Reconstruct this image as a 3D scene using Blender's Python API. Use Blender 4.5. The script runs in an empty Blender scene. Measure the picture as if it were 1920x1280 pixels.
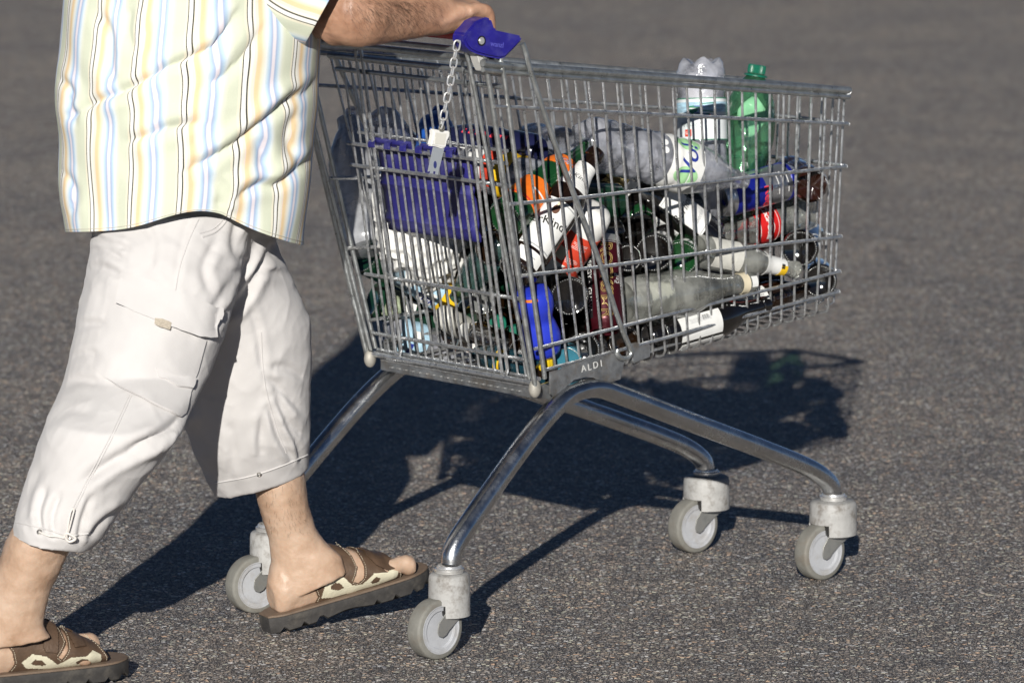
import bpy, bmesh, math, random
from mathutils import Vector, Matrix, noise
from mathutils.bvhtree import BVHTree
from mathutils.geometry import delaunay_2d_cdt
random.seed(7)
R = math.radians
V = Vector
scn = bpy.context.scene
col = scn.collection
# ------------------------------------------------------------------ camera, sky, sun, exposure
FPX, CAMH, PITCH = 8925.5, 1.6584, .1454
SUN_EL, SUN_AZ = 19.0, 5.0          # sun low behind the camera, a little to the left
cam = bpy.data.cameras.new('camera'); camo = bpy.data.objects.new('camera', cam); col.objects.link(camo)
camo.location = (0, 0, CAMH); camo.rotation_euler = (math.pi/2-PITCH, 0, 0)
cam.sensor_width = 36; cam.lens = FPX/1920*36; cam.clip_start = .1; cam.clip_end = 2000
cam.dof.use_dof = True; cam.dof.focus_distance = 7.95; cam.dof.aperture_fstop = 7.1
scn.camera = camo
w = bpy.data.worlds.new('World'); scn.world = w; w.use_nodes = True
nt = w.node_tree; bg = nt.nodes['Background']
sky = nt.nodes.new('ShaderNodeTexSky'); sky.sky_type = 'NISHITA'; sky.sun_disc = False
sky.sun_elevation = R(SUN_EL); sky.sun_rotation = R(180+SUN_AZ); sky.air_density = .6; sky.dust_density = .4; sky.altitude = 5500
nt.links.new(sky.outputs[0], bg.inputs[0]); bg.inputs[1].default_value = .05
sl = bpy.data.lights.new('sun', 'SUN'); sl.energy = 5.0; sl.angle = R(.5); sl.color = (1, .965, .90)
so = bpy.data.objects.new('sun', sl); col.objects.link(so); so.location = (-1, -6, 6)
sd = V((-math.sin(R(SUN_AZ))*math.cos(R(SUN_EL)), -math.cos(R(SUN_AZ))*math.cos(R(SUN_EL)), math.sin(R(SUN_EL))))
so.rotation_euler = sd.to_track_quat('Z', 'Y').to_euler()
scn.view_settings.view_transform = 'Standard'; scn.view_settings.look = 'None'
scn.view_settings.exposure = .12; scn.view_settings.gamma = 1; scn.view_settings.use_curve_mapping = False
scn.render.engine = 'CYCLES'
scn.cycles.use_denoising = True
scn.cycles.max_bounces = 10; scn.cycles.transparent_max_bounces = 24; scn.cycles.transmission_bounces = 8
scn.cycles.caustics_reflective = False; scn.cycles.caustics_refractive = False

# ------------------------------------------------------------------ geometry of the place
PS, PC = math.sin(PITCH), math.cos(PITCH)
CAM = V((0, 0, CAMH))
def ray(px, py):
    a = (px-960)/FPX; b = -(py-640)/FPX
    return V((a, PC+b*PS, -PS+b*PC))
def onY(px, py, Y):                     # point on the upright plane at distance Y
    r = ray(px, py); return CAM + r*(Y/r.y)
def onZ(px, py, z):
    r = ray(px, py); return CAM + r*((z-CAMH)/r.z)
# trolley frame: u forwards from the rear axle, v to the far side, w up
PHI = .7001; O = V((-.2617, 7.923, 0))
HU = V((math.cos(PHI), math.sin(PHI), 0)); HV = V((-HU.y, HU.x, 0)); HW = V((0, 0, 1))
LB, WR, WF = .954, .4902, .3369
def cart(u, v, w): return O + HU*u + HV*v + HW*w
def uvw(P):
    d = P-O; return V((d.dot(HU), d.dot(HV), P.z))
def side_v(u, w):                       # half width of the basket
    s = (u-.18)/.85; wb = .43+.075*s; wt = .963-.095*s
    t = (w-wb)/(wt-wb)
    return (1-t)*(.22-.115*s) + t*(.25-.135*s)
def onv(px, py, v):
    r = ray(px, py); t = (v-(CAM-O).dot(HV))/r.dot(HV)
    return CAM + r*t
def onside(px, py, off=0.0):            # point on the near basket side, moved off metres inwards
    v = -.2
    for _ in range(14):
        P = onv(px, py, v); q = uvw(P); v = -side_v(q.x, q.z)+off
    return P
def onframe(px, py):
    dv = (WR-WF)/2/LB; r = ray(px, py); A = CAM-O
    t = (-WR/2+dv*A.dot(HU)-A.dot(HV))/(r.dot(HV)-dv*r.dot(HU))
    return CAM+r*t
def mirror(P):
    q = uvw(P); return cart(q.x, -q.y, q.z)

# ------------------------------------------------------------------ materials
MATS = {}
def NN(nt, t, **k):
    n = nt.nodes.new(t)
    for a, b in k.items(): setattr(n, a, b)
    return n
def ramp(nt, stops, interp='LINEAR'):
    n = nt.nodes.new('ShaderNodeValToRGB'); e = n.color_ramp.elements; n.color_ramp.interpolation = interp
    while len(e) < len(stops): e.new(.5)
    for i, (p, c) in enumerate(stops):
        e[i].position = p; e[i].color = (c[0], c[1], c[2], 1) if len(c) == 3 else c
    return n
def mat(name, base, rough=.5, metal=0., var=.0, vscale=40., bump=0., bscale=120., coat=0., trans=0., sss=0., spec=.5,
        stretch=None, rvar=0., dirt=None, dscale=14., damt=.4):
    if name in MATS: return MATS[name]
    m = bpy.data.materials.new(name); m.use_nodes = True; nt = m.node_tree; b = nt.nodes['Principled BSDF']; L = nt.links
    b.inputs['Base Color'].default_value = (*base, 1); b.inputs['Roughness'].default_value = rough
    b.inputs['Metallic'].default_value = metal; b.inputs['Coat Weight'].default_value = coat
    b.inputs['Coat Roughness'].default_value = .08
    b.inputs['Transmission Weight'].default_value = trans; b.inputs['Specular IOR Level'].default_value = spec
    if sss:
        b.inputs['Subsurface Weight'].default_value = sss; b.inputs['Subsurface Radius'].default_value = (.012, .005, .003)
        b.inputs['Subsurface Scale'].default_value = .6
    tc = NN(nt, 'ShaderNodeTexCoord'); co = tc.outputs['Object']
    if stretch:
        mp = NN(nt, 'ShaderNodeMapping'); mp.inputs['Scale'].default_value = stretch; L.new(co, mp.inputs[0]); co = mp.outputs[0]
    colr = None
    if var:
        n = NN(nt, 'ShaderNodeTexNoise'); n.inputs['Scale'].default_value = vscale; n.inputs['Detail'].default_value = 5
        n.inputs['Roughness'].default_value = .65; L.new(co, n.inputs['Vector'])
        r = ramp(nt, [(.3, tuple(max(0, c*(1-var)) for c in base)), (.7, tuple(min(1, c*(1+var)) for c in base))])
        L.new(n.outputs['Fac'], r.inputs[0]); colr = r.outputs[0]
        if rvar:
            mr = NN(nt, 'ShaderNodeMapRange'); mr.inputs['From Min'].default_value = .3; mr.inputs['From Max'].default_value = .7
            mr.inputs['To Min'].default_value = max(.02, rough-rvar); mr.inputs['To Max'].default_value = rough+rvar
            L.new(n.outputs['Fac'], mr.inputs[0]); L.new(mr.outputs[0], b.inputs['Roughness'])
    if dirt:
        n = NN(nt, 'ShaderNodeTexNoise'); n.inputs['Scale'].default_value = dscale; n.inputs['Detail'].default_value = 6
        n.inputs['Roughness'].default_value = .7; L.new(tc.outputs['Object'], n.inputs['Vector'])
        r = ramp(nt, [(.5, (0, 0, 0)), (.68, (damt, damt, damt))]); L.new(n.outputs['Fac'], r.inputs[0])
        mx = NN(nt, 'ShaderNodeMix', data_type='RGBA'); L.new(r.outputs[0], mx.inputs[0])
        if colr: L.new(colr, mx.inputs[6])
        else: mx.inputs[6].default_value = (*base, 1)
        mx.inputs[7].default_value = (*dirt, 1); colr = mx.outputs[2]
    if colr: L.new(colr, b.inputs['Base Color'])
    if bump:
        n = NN(nt, 'ShaderNodeTexNoise'); n.inputs['Scale'].default_value = bscale; n.inputs['Detail'].default_value = 4
        L.new(co, n.inputs['Vector'])
        bp = NN(nt, 'ShaderNodeBump'); bp.inputs['Strength'].default_value = bump; bp.inputs['Distance'].default_value = .002
        L.new(n.outputs['Fac'], bp.inputs['Height']); L.new(bp.outputs[0], b.inputs['Normal'])
    MATS[name] = m; return m
def thin(name, tint, body, bodyamt=.15, rough=.06, bump=.25, bscale=60., gl=.9):
    """thin see-through plastic or glass wall"""
    if name in MATS: return MATS[name]
    m = bpy.data.materials.new(name); m.use_nodes = True; nt = m.node_tree; L = nt.links
    nt.nodes.remove(nt.nodes['Principled BSDF']); out = nt.nodes['Material Output']
    tr = NN(nt, 'ShaderNodeBsdfTransparent'); tr.inputs[0].default_value = (*tint, 1)
    g = NN(nt, 'ShaderNodeBsdfGlossy'); g.inputs['Roughness'].default_value = rough; g.inputs[0].default_value = (gl, gl, gl, 1)
    d = NN(nt, 'ShaderNodeBsdfDiffuse'); d.inputs[0].default_value = (*body, 1)
    tl = NN(nt, 'ShaderNodeBsdfTranslucent'); tl.inputs[0].default_value = (*body, 1)
    tc = NN(nt, 'ShaderNodeTexCoord'); n = NN(nt, 'ShaderNodeTexNoise'); n.inputs['Scale'].default_value = bscale; n.inputs['Detail'].default_value = 3
    L.new(tc.outputs['Object'], n.inputs['Vector'])
    bp = NN(nt, 'ShaderNodeBump'); bp.inputs['Strength'].default_value = bump; bp.inputs['Distance'].default_value = .004
    L.new(n.outputs['Fac'], bp.inputs['Height'])
    for s in (g, d, tl): L.new(bp.outputs[0], s.inputs['Normal'])
    fr = NN(nt, 'ShaderNodeFresnel'); fr.inputs['IOR'].default_value = 1.5; L.new(bp.outputs[0], fr.inputs['Normal'])
    mr = NN(nt, 'ShaderNodeMapRange'); mr.inputs['To Min'].default_value = .06; mr.inputs['To Max'].default_value = .9
    L.new(fr.outputs[0], mr.inputs[0])
    a = NN(nt, 'ShaderNodeMixShader'); a.inputs[0].default_value = .5; L.new(d.outputs[0], a.inputs[1]); L.new(tl.outputs[0], a.inputs[2])
    pn = NN(nt, 'ShaderNodeTexNoise'); pn.inputs['Scale'].default_value = 22; pn.inputs['Detail'].default_value = 4; L.new(tc.outputs['Object'], pn.inputs['Vector'])
    pr = NN(nt, 'ShaderNodeMapRange'); pr.inputs['From Min'].default_value = .36; pr.inputs['From Max'].default_value = .64
    pr.inputs['To Min'].default_value = bodyamt*.35; pr.inputs['To Max'].default_value = min(.95, bodyamt*1.9); L.new(pn.outputs['Fac'], pr.inputs[0])
    b = NN(nt, 'ShaderNodeMixShader'); L.new(pr.outputs[0], b.inputs[0]); L.new(tr.outputs[0], b.inputs[1]); L.new(a.outputs[0], b.inputs[2])
    c = NN(nt, 'ShaderNodeMixShader'); L.new(mr.outputs[0], c.inputs[0]); L.new(b.outputs[0], c.inputs[1]); L.new(g.outputs[0], c.inputs[2])
    L.new(c.outputs[0], out.inputs[0]); MATS[name] = m; return m

ZINC = mat('zinc_wire', (.56, .57, .58), .33, .82, var=.25, vscale=90, bump=.25, bscale=260, rvar=.12, dirt=(.30, .27, .22), dscale=35, damt=.35)
RIM = mat('zinc_rim', (.50, .52, .52), .36, .85, var=.22, vscale=60, bump=.3, bscale=200, rvar=.12, dirt=(.26, .24, .2), dscale=25, damt=.35)
TUBE = mat('zinc_tube', (.62, .63, .64), .24, 1., var=.12, vscale=28, bump=.12, bscale=320, rvar=.08, dirt=(.40, .36, .30), dscale=18, damt=.3)
PLATE = mat('zinc_plate', (.34, .35, .36), .42, .8, var=.3, vscale=40, bump=.3, bscale=240, rvar=.1, dirt=(.24, .17, .1), dscale=22, damt=.6)
BRIGHT = mat('bright_steel', (.82, .81, .79), .3, .75, var=.1, vscale=90, rvar=.08)
RAW = mat('stamped_letter', (.66, .66, .64), .5, .2)
CASTERGREY = mat('caster_grey', (.36, .355, .345), .6, 0, var=.18, vscale=25, bump=.35, bscale=190, dirt=(.13, .11, .09), dscale=34, damt=.8)
TYRE = mat('tyre_grey', (.195, .19, .17), .7, 0, var=.18, vscale=30, bump=.25, bscale=160, dirt=(.15, .12, .09), dscale=20, damt=.5)
RIMW = mat('wheel_rim_grey', (.43, .44, .465), .42, 0, var=.1, vscale=30, dirt=(.3, .27, .23), dscale=25, damt=.5)
BLUEP = mat('blue_plastic', (.018, .014, .20), .32, 0, var=.22, vscale=22, bump=.15, bscale=120, coat=.2, dirt=(.10, .10, .28), dscale=26, damt=.45)
BLUESEAT = mat('blue_seat_plastic', (.022, .020, .155), .42, 0, var=.22, vscale=14, bump=.2, bscale=70, dirt=(.10, .10, .24), dscale=16, damt=.6)
REDP = mat('red_plastic', (.42, .025, .015), .35, var=.15)
WHITEP = mat('white_plastic', (.78, .77, .74), .4, var=.05, bump=.1)
BLACK = mat('black_print', (.012, .012, .013), .4)

# ------------------------------------------------------------------ object helpers
def tag(o, label, cat, group=None, kind=None):
    o['label'] = label; o['category'] = cat
    if group: o['group'] = group
    if kind: o['kind'] = kind
    return o
ORG = {}
def thing(name, loc, label, cat, group=None, M=None):
    o = bpy.data.objects.new(name, None); col.objects.link(o)
    if M is not None: o.matrix_world = M
    else: o.location = loc
    ORG[o.name] = V(loc) if M is None else V((0, 0, 0))
    o.empty_display_size = .05
    return tag(o, label, cat, group)
class MB:
    def __init__(s): s.v = []; s.f = []; s.uv = {}
    def tube(s, pts, r, seg=8, closed=False, cap=True):
        n = len(pts); rr = r if isinstance(r, (list, tuple)) else [r]*n
        pts = [V(p) for p in pts]; base = len(s.v); up = None
        for i, p in enumerate(pts):
            if closed: t = pts[(i+1) % n]-pts[i-1]
            else: t = pts[min(i+1, n-1)]-pts[max(i-1, 0)]
            t = t.normalized() if t.length > 1e-9 else V((0, 0, 1))
            if up is None: up = t.orthogonal().normalized()
            up = (up-t*up.dot(t)); up = up.normalized() if up.length > 1e-6 else t.orthogonal().normalized()
            b = t.cross(up)
            for k in range(seg):
                a = 2*math.pi*k/seg; s.v.append(p+(up*math.cos(a)+b*math.sin(a))*rr[i])
        m = n if closed else n-1
        for i in range(m):
            j = (i+1) % n
            for k in range(seg):
                k2 = (k+1) % seg
                s.f.append((base+i*seg+k, base+i*seg+k2, base+j*seg+k2, base+j*seg+k))
        if cap and not closed:
            s.f.append(tuple(base+k for k in range(seg))[::-1]); s.f.append(tuple(base+(n-1)*seg+k for k in range(seg)))
        return s
    def rings(s, rings, cap=True, closed=True):
        base = len(s.v); n = len(rings[0])
        for r in rings: s.v += [V(p) for p in r]
        for i in range(len(rings)-1):
            for k in range(n if closed else n-1):
                k2 = (k+1) % n
                s.f.append((base+i*n+k, base+i*n+k2, base+(i+1)*n+k2, base+(i+1)*n+k))
        if cap:
            s.f.append(tuple(base+k for k in range(n))[::-1]); s.f.append(tuple(base+(len(rings)-1)*n+k for k in range(n)))
        return s
    def lathe(s, prof, seg=24, M=None, fn=None):
        """prof: (radius, z) list; closes on the axis where radius is 0"""
        M = M or Matrix(); rings = []
        base = len(s.v); idx = []
        for (r, z) in prof:
            if r <= 1e-6:
                s.v.append(M @ V((0, 0, z))); idx.append([len(s.v)-1])
            else:
                row = []
                for k in range(seg):
                    a = 2*math.pi*k/seg; p = V((r*math.cos(a), r*math.sin(a), z))
                    if fn: p = fn(p, a)
                    s.v.append(M @ p); row.append(len(s.v)-1)
                idx.append(row)
        for A, B in zip(idx, idx[1:]):
            if len(A) == 1 and len(B) == 1: continue
            for k in range(seg):
                k2 = (k+1) % seg
                if len(A) == 1: s.f.append((A[0], B[k2], B[k])[::-1] if 0 else (A[0], B[k2], B[k]))
                elif len(B) == 1: s.f.append((A[k], A[k2], B[0]))
                else: s.f.append((A[k], A[k2], B[k2], B[k]))
        return s
    def box(s, c, size, M=None):
        M = M or Matrix(); base = len(s.v); c = V(c)
        for x in (-.5, .5):
            for y in (-.5, .5):
                for z in (-.5, .5): s.v.append(M @ (c+V((x*size[0], y*size[1], z*size[2]))))
        for f in ((0, 1, 3, 2), (4, 6, 7, 5), (0, 4, 5, 1), (2, 3, 7, 6), (0, 2, 6, 4), (1, 5, 7, 3)): s.f.append(tuple(base+i for i in f))
        return s
    def prism(s, poly, ext):
        """poly: 3D points, ext: vector"""
        base = len(s.v); n = len(poly); s.v += [V(p) for p in poly]+[V(p)+V(ext) for p in poly]
        s.f.append(tuple(base+i for i in range(n))); s.f.append(tuple(base+n+i for i in range(n))[::-1])
        for i in range(n):
            j = (i+1) % n; s.f.append((base+i, base+n+i, base+n+j, base+j))
        return s
    def sphere(s, c, r, seg=16, M=None):
        c = V(c); rr = r if isinstance(r, (tuple, list)) else (r, r, r)
        prof = [(math.sin(math.pi*i/(seg//2)), -math.cos(math.pi*i/(seg//2))) for i in range(seg//2+1)]
        T = Matrix.Translation(c) @ Matrix.Diagonal((rr[0], rr[1], rr[2], 1))
        return s.lathe(prof, seg, (M or Matrix()) @ T)
    def build(s, name, m, parent=None, smooth=True, bevel=0, subd=0, local=False):
        off = V((0, 0, 0))
        if parent is not None and not local:
            off = ORG.get(parent.name, V((0, 0, 0)))
        me = bpy.data.meshes.new(name); me.from_pydata([v-off for v in s.v], [], s.f)
        bm = bmesh.new(); bm.from_mesh(me); bmesh.ops.recalc_face_normals(bm, faces=bm.faces)
        if bevel:
            ed = [e for e in bm.edges if len(e.link_faces) == 2 and e.calc_face_angle(0) > .6]
            bmesh.ops.bevel(bm, geom=ed, offset=bevel, segments=2, affect='EDGES', clamp_overlap=True)
        bm.to_mesh(me); bm.free()
        if smooth:
            for p in me.polygons: p.use_smooth = True
            me.set_sharp_from_angle(angle=R(42))
        if m: me.materials.append(m)
        o = bpy.data.objects.new(name, me); col.objects.link(o)
        if parent is not None:
            o.parent = parent; ORG[o.name] = off if not local else V((0, 0, 0))
        else: ORG[o.name] = V((0, 0, 0))
        return o
def spline(pts, n=6):
    pts = [V(p) for p in pts]; out = []
    for i in range(len(pts)-1):
        p0 = pts[max(i-1, 0)]; p1 = pts[i]; p2 = pts[i+1]; p3 = pts[min(i+2, len(pts)-1)]
        for k in range(n):
            t = k/n
            out.append(.5*((2*p1)+(p2-p0)*t+(2*p0-5*p1+4*p2-p3)*t*t+(3*p1-p0-3*p2+p3)*t**3))
    out.append(pts[-1]); return out
def remeshed(name, mb, voxel, smooth_it=4, disp=None):
    o = mb.build('tmp', None)
    md = o.modifiers.new('r', 'REMESH'); md.mode = 'VOXEL'; md.voxel_size = voxel
    sm = o.modifiers.new('s', 'SMOOTH'); sm.iterations = smooth_it; sm.factor = .5
    dg = bpy.context.evaluated_depsgraph_get(); dg.update()
    me = bpy.data.meshes.new_from_object(o.evaluated_get(dg)); me.name = name
    bpy.data.objects.remove(o)
    if disp:
        ns = [v.normal.copy() for v in me.vertices]
        for v, nn in zip(me.vertices, ns): v.co = v.co+nn*disp(v.co, nn)
    for p in me.polygons: p.use_smooth = True
    return me
def meshobj(name, me, m, parent=None):
    if parent is not None:
        off = ORG.get(parent.name, V((0, 0, 0))); me.transform(Matrix.Translation(-off))
    me.materials.clear()
    if m: me.materials.append(m)
    o = bpy.data.objects.new(name, me); col.objects.link(o)
    if parent is not None: o.parent = parent; ORG[o.name] = off
    return o
def inpoly(x, y, P):
    c = False; n = len(P)
    for i in range(n):
        x1, y1 = P[i]; x2, y2 = P[i-1]
        if (y1 > y) != (y2 > y) and x < (x2-x1)*(y-y1)/(y2-y1)+x1: c = not c
    return c
def text_geo(txt, size, outline=0., shear=0., spacing=1., thick=0.):
    cu = bpy.data.curves.new('t', 'FONT'); cu.body = txt; cu.size = size; cu.align_x = 'CENTER'; cu.align_y = 'CENTER'
    cu.resolution_u = 3; cu.shear = shear; cu.space_character = spacing; cu.offset = thick
    if outline: cu.fill_mode = 'NONE'; cu.bevel_depth = outline; cu.bevel_resolution = 0
    o = bpy.data.objects.new('t', cu); col.objects.link(o)
    dg = bpy.context.evaluated_depsgraph_get(); dg.update()
    me = o.evaluated_get(dg).to_mesh()
    vs = [v.co.copy() for v in me.vertices]; fs = [tuple(p.vertices) for p in me.polygons]
    o.evaluated_get(dg).to_mesh_clear(); bpy.data.objects.remove(o); bpy.data.curves.remove(cu)
    return vs, fs
print('helpers ok')
# ------------------------------------------------------------------ ground
def asphalt():
    m = bpy.data.materials.new('asphalt'); m.use_nodes = True; nt = m.node_tree; L = nt.links; b = nt.nodes['Principled BSDF']
    tc = NN(nt, 'ShaderNodeTexCoord'); co = tc.outputs['Object']
    wn = NN(nt, 'ShaderNodeTexNoise'); wn.inputs['Scale'].default_value = 60; wn.inputs['Detail'].default_value = 2; L.new(co, wn.inputs['Vector'])
    wa = NN(nt, 'ShaderNodeMix', data_type='RGBA', blend_type='LINEAR_LIGHT'); wa.inputs[0].default_value = .006
    L.new(co, wa.inputs[6]); L.new(wn.outputs['Color'], wa.inputs[7])
    def vor(scale, feat='F1'):
        v = NN(nt, 'ShaderNodeTexVoronoi'); v.feature = feat; v.inputs['Scale'].default_value = scale; L.new(wa.outputs[2], v.inputs['Vector']); return v
    v1 = vor(130); v2 = vor(130, 'DISTANCE_TO_EDGE'); v3 = vor(260); v4 = vor(260, 'DISTANCE_TO_EDGE')
    sp = NN(nt, 'ShaderNodeSeparateColor'); L.new(v1.outputs['Color'], sp.inputs[0])
    st = ramp(nt, [(0, (0.212, 0.188, 0.175)), (.25, (0.414, 0.372, 0.339)), (.45, (0.633, 0.534, 0.451)), (.6, (0.362, 0.362, 0.391)), (.74, (0.900, 0.900, 0.755)),
                   (.84, (0.900, 0.617, 0.431)), (.91, (0.900, 0.900, 0.900)), (1, (0.900, 0.900, 0.900))])  # stone tints, spread widened to carry micro shadow contrast in the colour
    L.new(sp.outputs[0], st.inputs[0])
    sp3 = NN(nt, 'ShaderNodeSeparateColor'); L.new(v3.outputs['Color'], sp3.inputs[0])
    st3 = ramp(nt, [(0, (0.149, 0.137, 0.139)), (.5, (0.382, 0.343, 0.321)), (.8, (0.746, 0.646, 0.561)), (.95, (0.900, 0.900, 0.900)), (1, (0.900, 0.900, 0.900))])
    L.new(sp3.outputs[0], st3.inputs[0])
    big = ramp(nt, [(.38, (0, 0, 0)), (.46, (1, 1, 1))]); L.new(sp.outputs[1], big.inputs[0])      # which cells are big stones
    mx = NN(nt, 'ShaderNodeMix', data_type='RGBA'); L.new(big.outputs[0], mx.inputs[0]); L.new(st3.outputs[0], mx.inputs[6]); L.new(st.outputs[0], mx.inputs[7])
    # bitumen between the stones, coloured darker to stand in for their tiny shadows
    e1 = ramp(nt, [(.0, (1, 1, 1)), (.0017, (1, 1, 1)), (.0030, (0, 0, 0))]); L.new(v2.outputs['Distance'], e1.inputs[0])
    mr = NN(nt, 'ShaderNodeMapRange'); mr.inputs['From Min'].default_value = .02; mr.inputs['From Max'].default_value = .16
    L.new(v2.outputs['Distance'], mr.inputs[0])
    mr4 = NN(nt, 'ShaderNodeMapRange'); mr4.inputs['From Min'].default_value = .02; mr4.inputs['From Max'].default_value = .2
    L.new(v4.outputs['Distance'], mr4.inputs[0])
    hm = NN(nt, 'ShaderNodeMix', data_type='FLOAT'); L.new(big.outputs[0], hm.inputs[0]); L.new(mr4.outputs[0], hm.inputs[2]); L.new(mr.outputs[0], hm.inputs[3])
    mb_ = NN(nt, 'ShaderNodeMix', data_type='RGBA'); L.new(hm.outputs[0], mb_.inputs[0]); mb_.inputs[6].default_value = (.050, .050, .053, 1); L.new(mx.outputs[2], mb_.inputs[7])
    # large soft stains
    n = NN(nt, 'ShaderNodeTexNoise'); n.inputs['Scale'].default_value = 1.3; n.inputs['Detail'].default_value = 6; n.inputs['Roughness'].default_value = .6; L.new(co, n.inputs['Vector'])
    sr = ramp(nt, [(.3, (.78, .79, .81)), (.7, (1.12, 1.08, 1.02))]); L.new(n.outputs['Fac'], sr.inputs[0])
    mu = NN(nt, 'ShaderNodeMix', data_type='RGBA', blend_type='MULTIPLY'); mu.inputs[0].default_value = 1; L.new(mb_.outputs[2], mu.inputs[6]); L.new(sr.outputs[0], mu.inputs[7])
    n5 = NN(nt, 'ShaderNodeTexNoise'); n5.inputs['Scale'].default_value = 11; n5.inputs['Detail'].default_value = 5; n5.inputs['Roughness'].default_value = .7; L.new(co, n5.inputs['Vector'])
    r5 = ramp(nt, [(.32, (.84, .85, .88)), (.68, (1.46, 1.42, 1.36))]); L.new(n5.outputs['Fac'], r5.inputs[0])
    mu5 = NN(nt, 'ShaderNodeMix', data_type='RGBA', blend_type='MULTIPLY'); mu5.inputs[0].default_value = 1; L.new(mu.outputs[2], mu5.inputs[6]); L.new(r5.outputs[0], mu5.inputs[7])
    L.new(mu5.outputs[2], b.inputs['Base Color'])
    b.inputs['Roughness'].default_value = .62; b.inputs['Specular IOR Level'].default_value = .45
    # relief: stones stand proud by random amounts
    ad = NN(nt, 'ShaderNodeMath', operation='MULTIPLY_ADD'); L.new(sp.outputs[2], ad.inputs[0]); ad.inputs[1].default_value = .7; L.new(hm.outputs[0], ad.inputs[2])
    n2 = NN(nt, 'ShaderNodeTexNoise'); n2.inputs['Scale'].default_value = 420; n2.inputs['Detail'].default_value = 3; L.new(co, n2.inputs['Vector'])
    ad2 = NN(nt, 'ShaderNodeMath', operation='MULTIPLY_ADD'); L.new(n2.outputs['Fac'], ad2.inputs[0]); ad2.inputs[1].default_value = .5; L.new(ad.outputs[0], ad2.inputs[2])
    bp = NN(nt, 'ShaderNodeBump'); bp.inputs['Strength'].default_value = .9; bp.inputs['Distance'].default_value = .006; L.new(ad2.outputs[0], bp.inputs['Height'])
    L.new(bp.outputs[0], b.inputs['Normal'])
    return m
g = MB(); g.v = [V((-150, -30, 0)), V((150, -30, 0)), V((150, 600, 0)), V((-150, 600, 0))]; g.f = [(0, 1, 2, 3)]
go = g.build('asphalt_ground', asphalt(), None, smooth=False); go['kind'] = 'structure'
# ------------------------------------------------------------------ shopping trolley
cartroot = thing('shopping_cart', O, 'galvanised wire shopping trolley on four grey casters, heaped with empty bottles and cans', 'shopping trolley')
# --- tubular chassis
near_path = spline([onframe(*p) for p in [(846, 1056), (850, 1030), (876, 985), (985, 830), (1052, 752), (1085, 732), (1120, 727), (1160, 739), (1280, 785), (1400, 830), (1496, 868), (1535, 888), (1556, 908), (1561, 927)]], 7)
def flat(path): return [(p) for p in path]
for P_, nm in ((near_path, 'n'), ([mirror(p) for p in near_path], 'f')):
    MB().tube(P_, .0172, 20).build('frame_tube', TUBE, cartroot)
UB = uvw(onframe(1110, 728))
cb = MB().tube([cart(UB.x-.02, -.2, UB.z-.012), cart(UB.x-.02, .2, UB.z-.012)], .014, 14)
cb.build('cross_tube', TUBE, cartroot)
# axle strip with punched slots under the rear edge of the basket
a0 = cart(.224, -.205, .424); a1 = cart(.224, .205, .424)
st = MB().prism([cart(.214, -.205, .428), cart(.214, -.205, .405), cart(.262, -.205, .398), cart(.262, -.205, .421)], HV*.41)
stp = st.build('rear_strip', PLATE, cartroot, bevel=.0015)
sl_ = MB()
for i in range(19): sl_.box((0, 0, 0), (.006, .007, .0025), Matrix.Translation(cart(.2132, -.17+i*.019, .4135)) @ Matrix.Rotation(PHI, 4, 'Z'))
sl_.build('slot_row', mat('slot_lip', (.5, .5, .49), .35, .8), stp)
MB().tube([cart(.207, -.222, .4325), cart(.207, .222, .4325)], .0052, 10).build('rear_edge_rod', ZINC, cartroot)
MB().tube([cart(.219, -.218, .4385), cart(.219, .218, .4385)], .0036, 10).build('rear_edge_rod', ZINC, cartroot)
# --- side brackets, one stamped
def bracket(near):
    pl = [(1031, 697), (1049, 693), (1056, 688), (1105, 674), (1157, 661), (1171, 679), (1164, 711), (1138, 719), (1122, 713), (1113, 708), (1099, 707), (1077, 712), (1066, 722), (1042, 745), (1031, 738)]
    P_ = [onv(x, y, -.226) for x, y in pl]
    nv = HV*.003
    if not near: P_ = [mirror(p) for p in P_]; nv = -nv
    b_ = MB().prism(P_, nv).build('side_bracket', PLATE, cartroot, bevel=.0008)
    c_ = [onv(x, y, -.2275) for x, y in [(1184, 645), (1199, 642), (1202, 677), (1187, 681)]]
    if not near: c_ = [mirror(p) for p in c_]
    MB().prism(c_, nv*3.4).build('clamp', PLATE, b_, bevel=.002)
    c_ = [onv(x, y, -.224) for x, y in [(1196, 649), (1217, 645), (1221, 648), (1219, 669), (1203, 675), (1196, 675)]]
    if not near: c_ = [mirror(p) for p in c_]
    MB().prism(c_, nv*.8).build('clamp_plate', PLATE, b_, bevel=.0006)
    return b_
br = bracket(True); bracket(False)
def planar_text(txt, size, M, name, m, parent, thick=.0008, **k):
    vs, fs = text_geo(txt, size, **k); t = MB(); n = len(vs)
    t.v = [M @ v for v in vs]+[M @ (v+V((0, 0, thick))) for v in vs]
    t.f = [tuple(i+n for i in f) for f in fs]+[f[::-1] for f in fs]
    return t.build(name, m, parent, smooth=False)
px, py = 1110.5, 684
pA = onv(1090, 692, -.2275); pB = onv(1128, 679, -.2275); xd = (pB-pA).normalized(); zd = -HV; yd = zd.cross(xd).normalized()
for ch, (x, y) in zip('ALDI', [(1094, 691), (1105, 688.5), (1116.5, 684.5), (1127, 681.5)]):
    p = onv(x, y, -.2275)
    M = Matrix((( xd.x, yd.x, zd.x, p.x), (xd.y, yd.y, zd.y, p.y), (xd.z, yd.z, zd.z, p.z), (0, 0, 0, 1)))
    planar_text(ch, .0165, M, 'stamped_letter', RAW, br, thick=.001)
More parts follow.
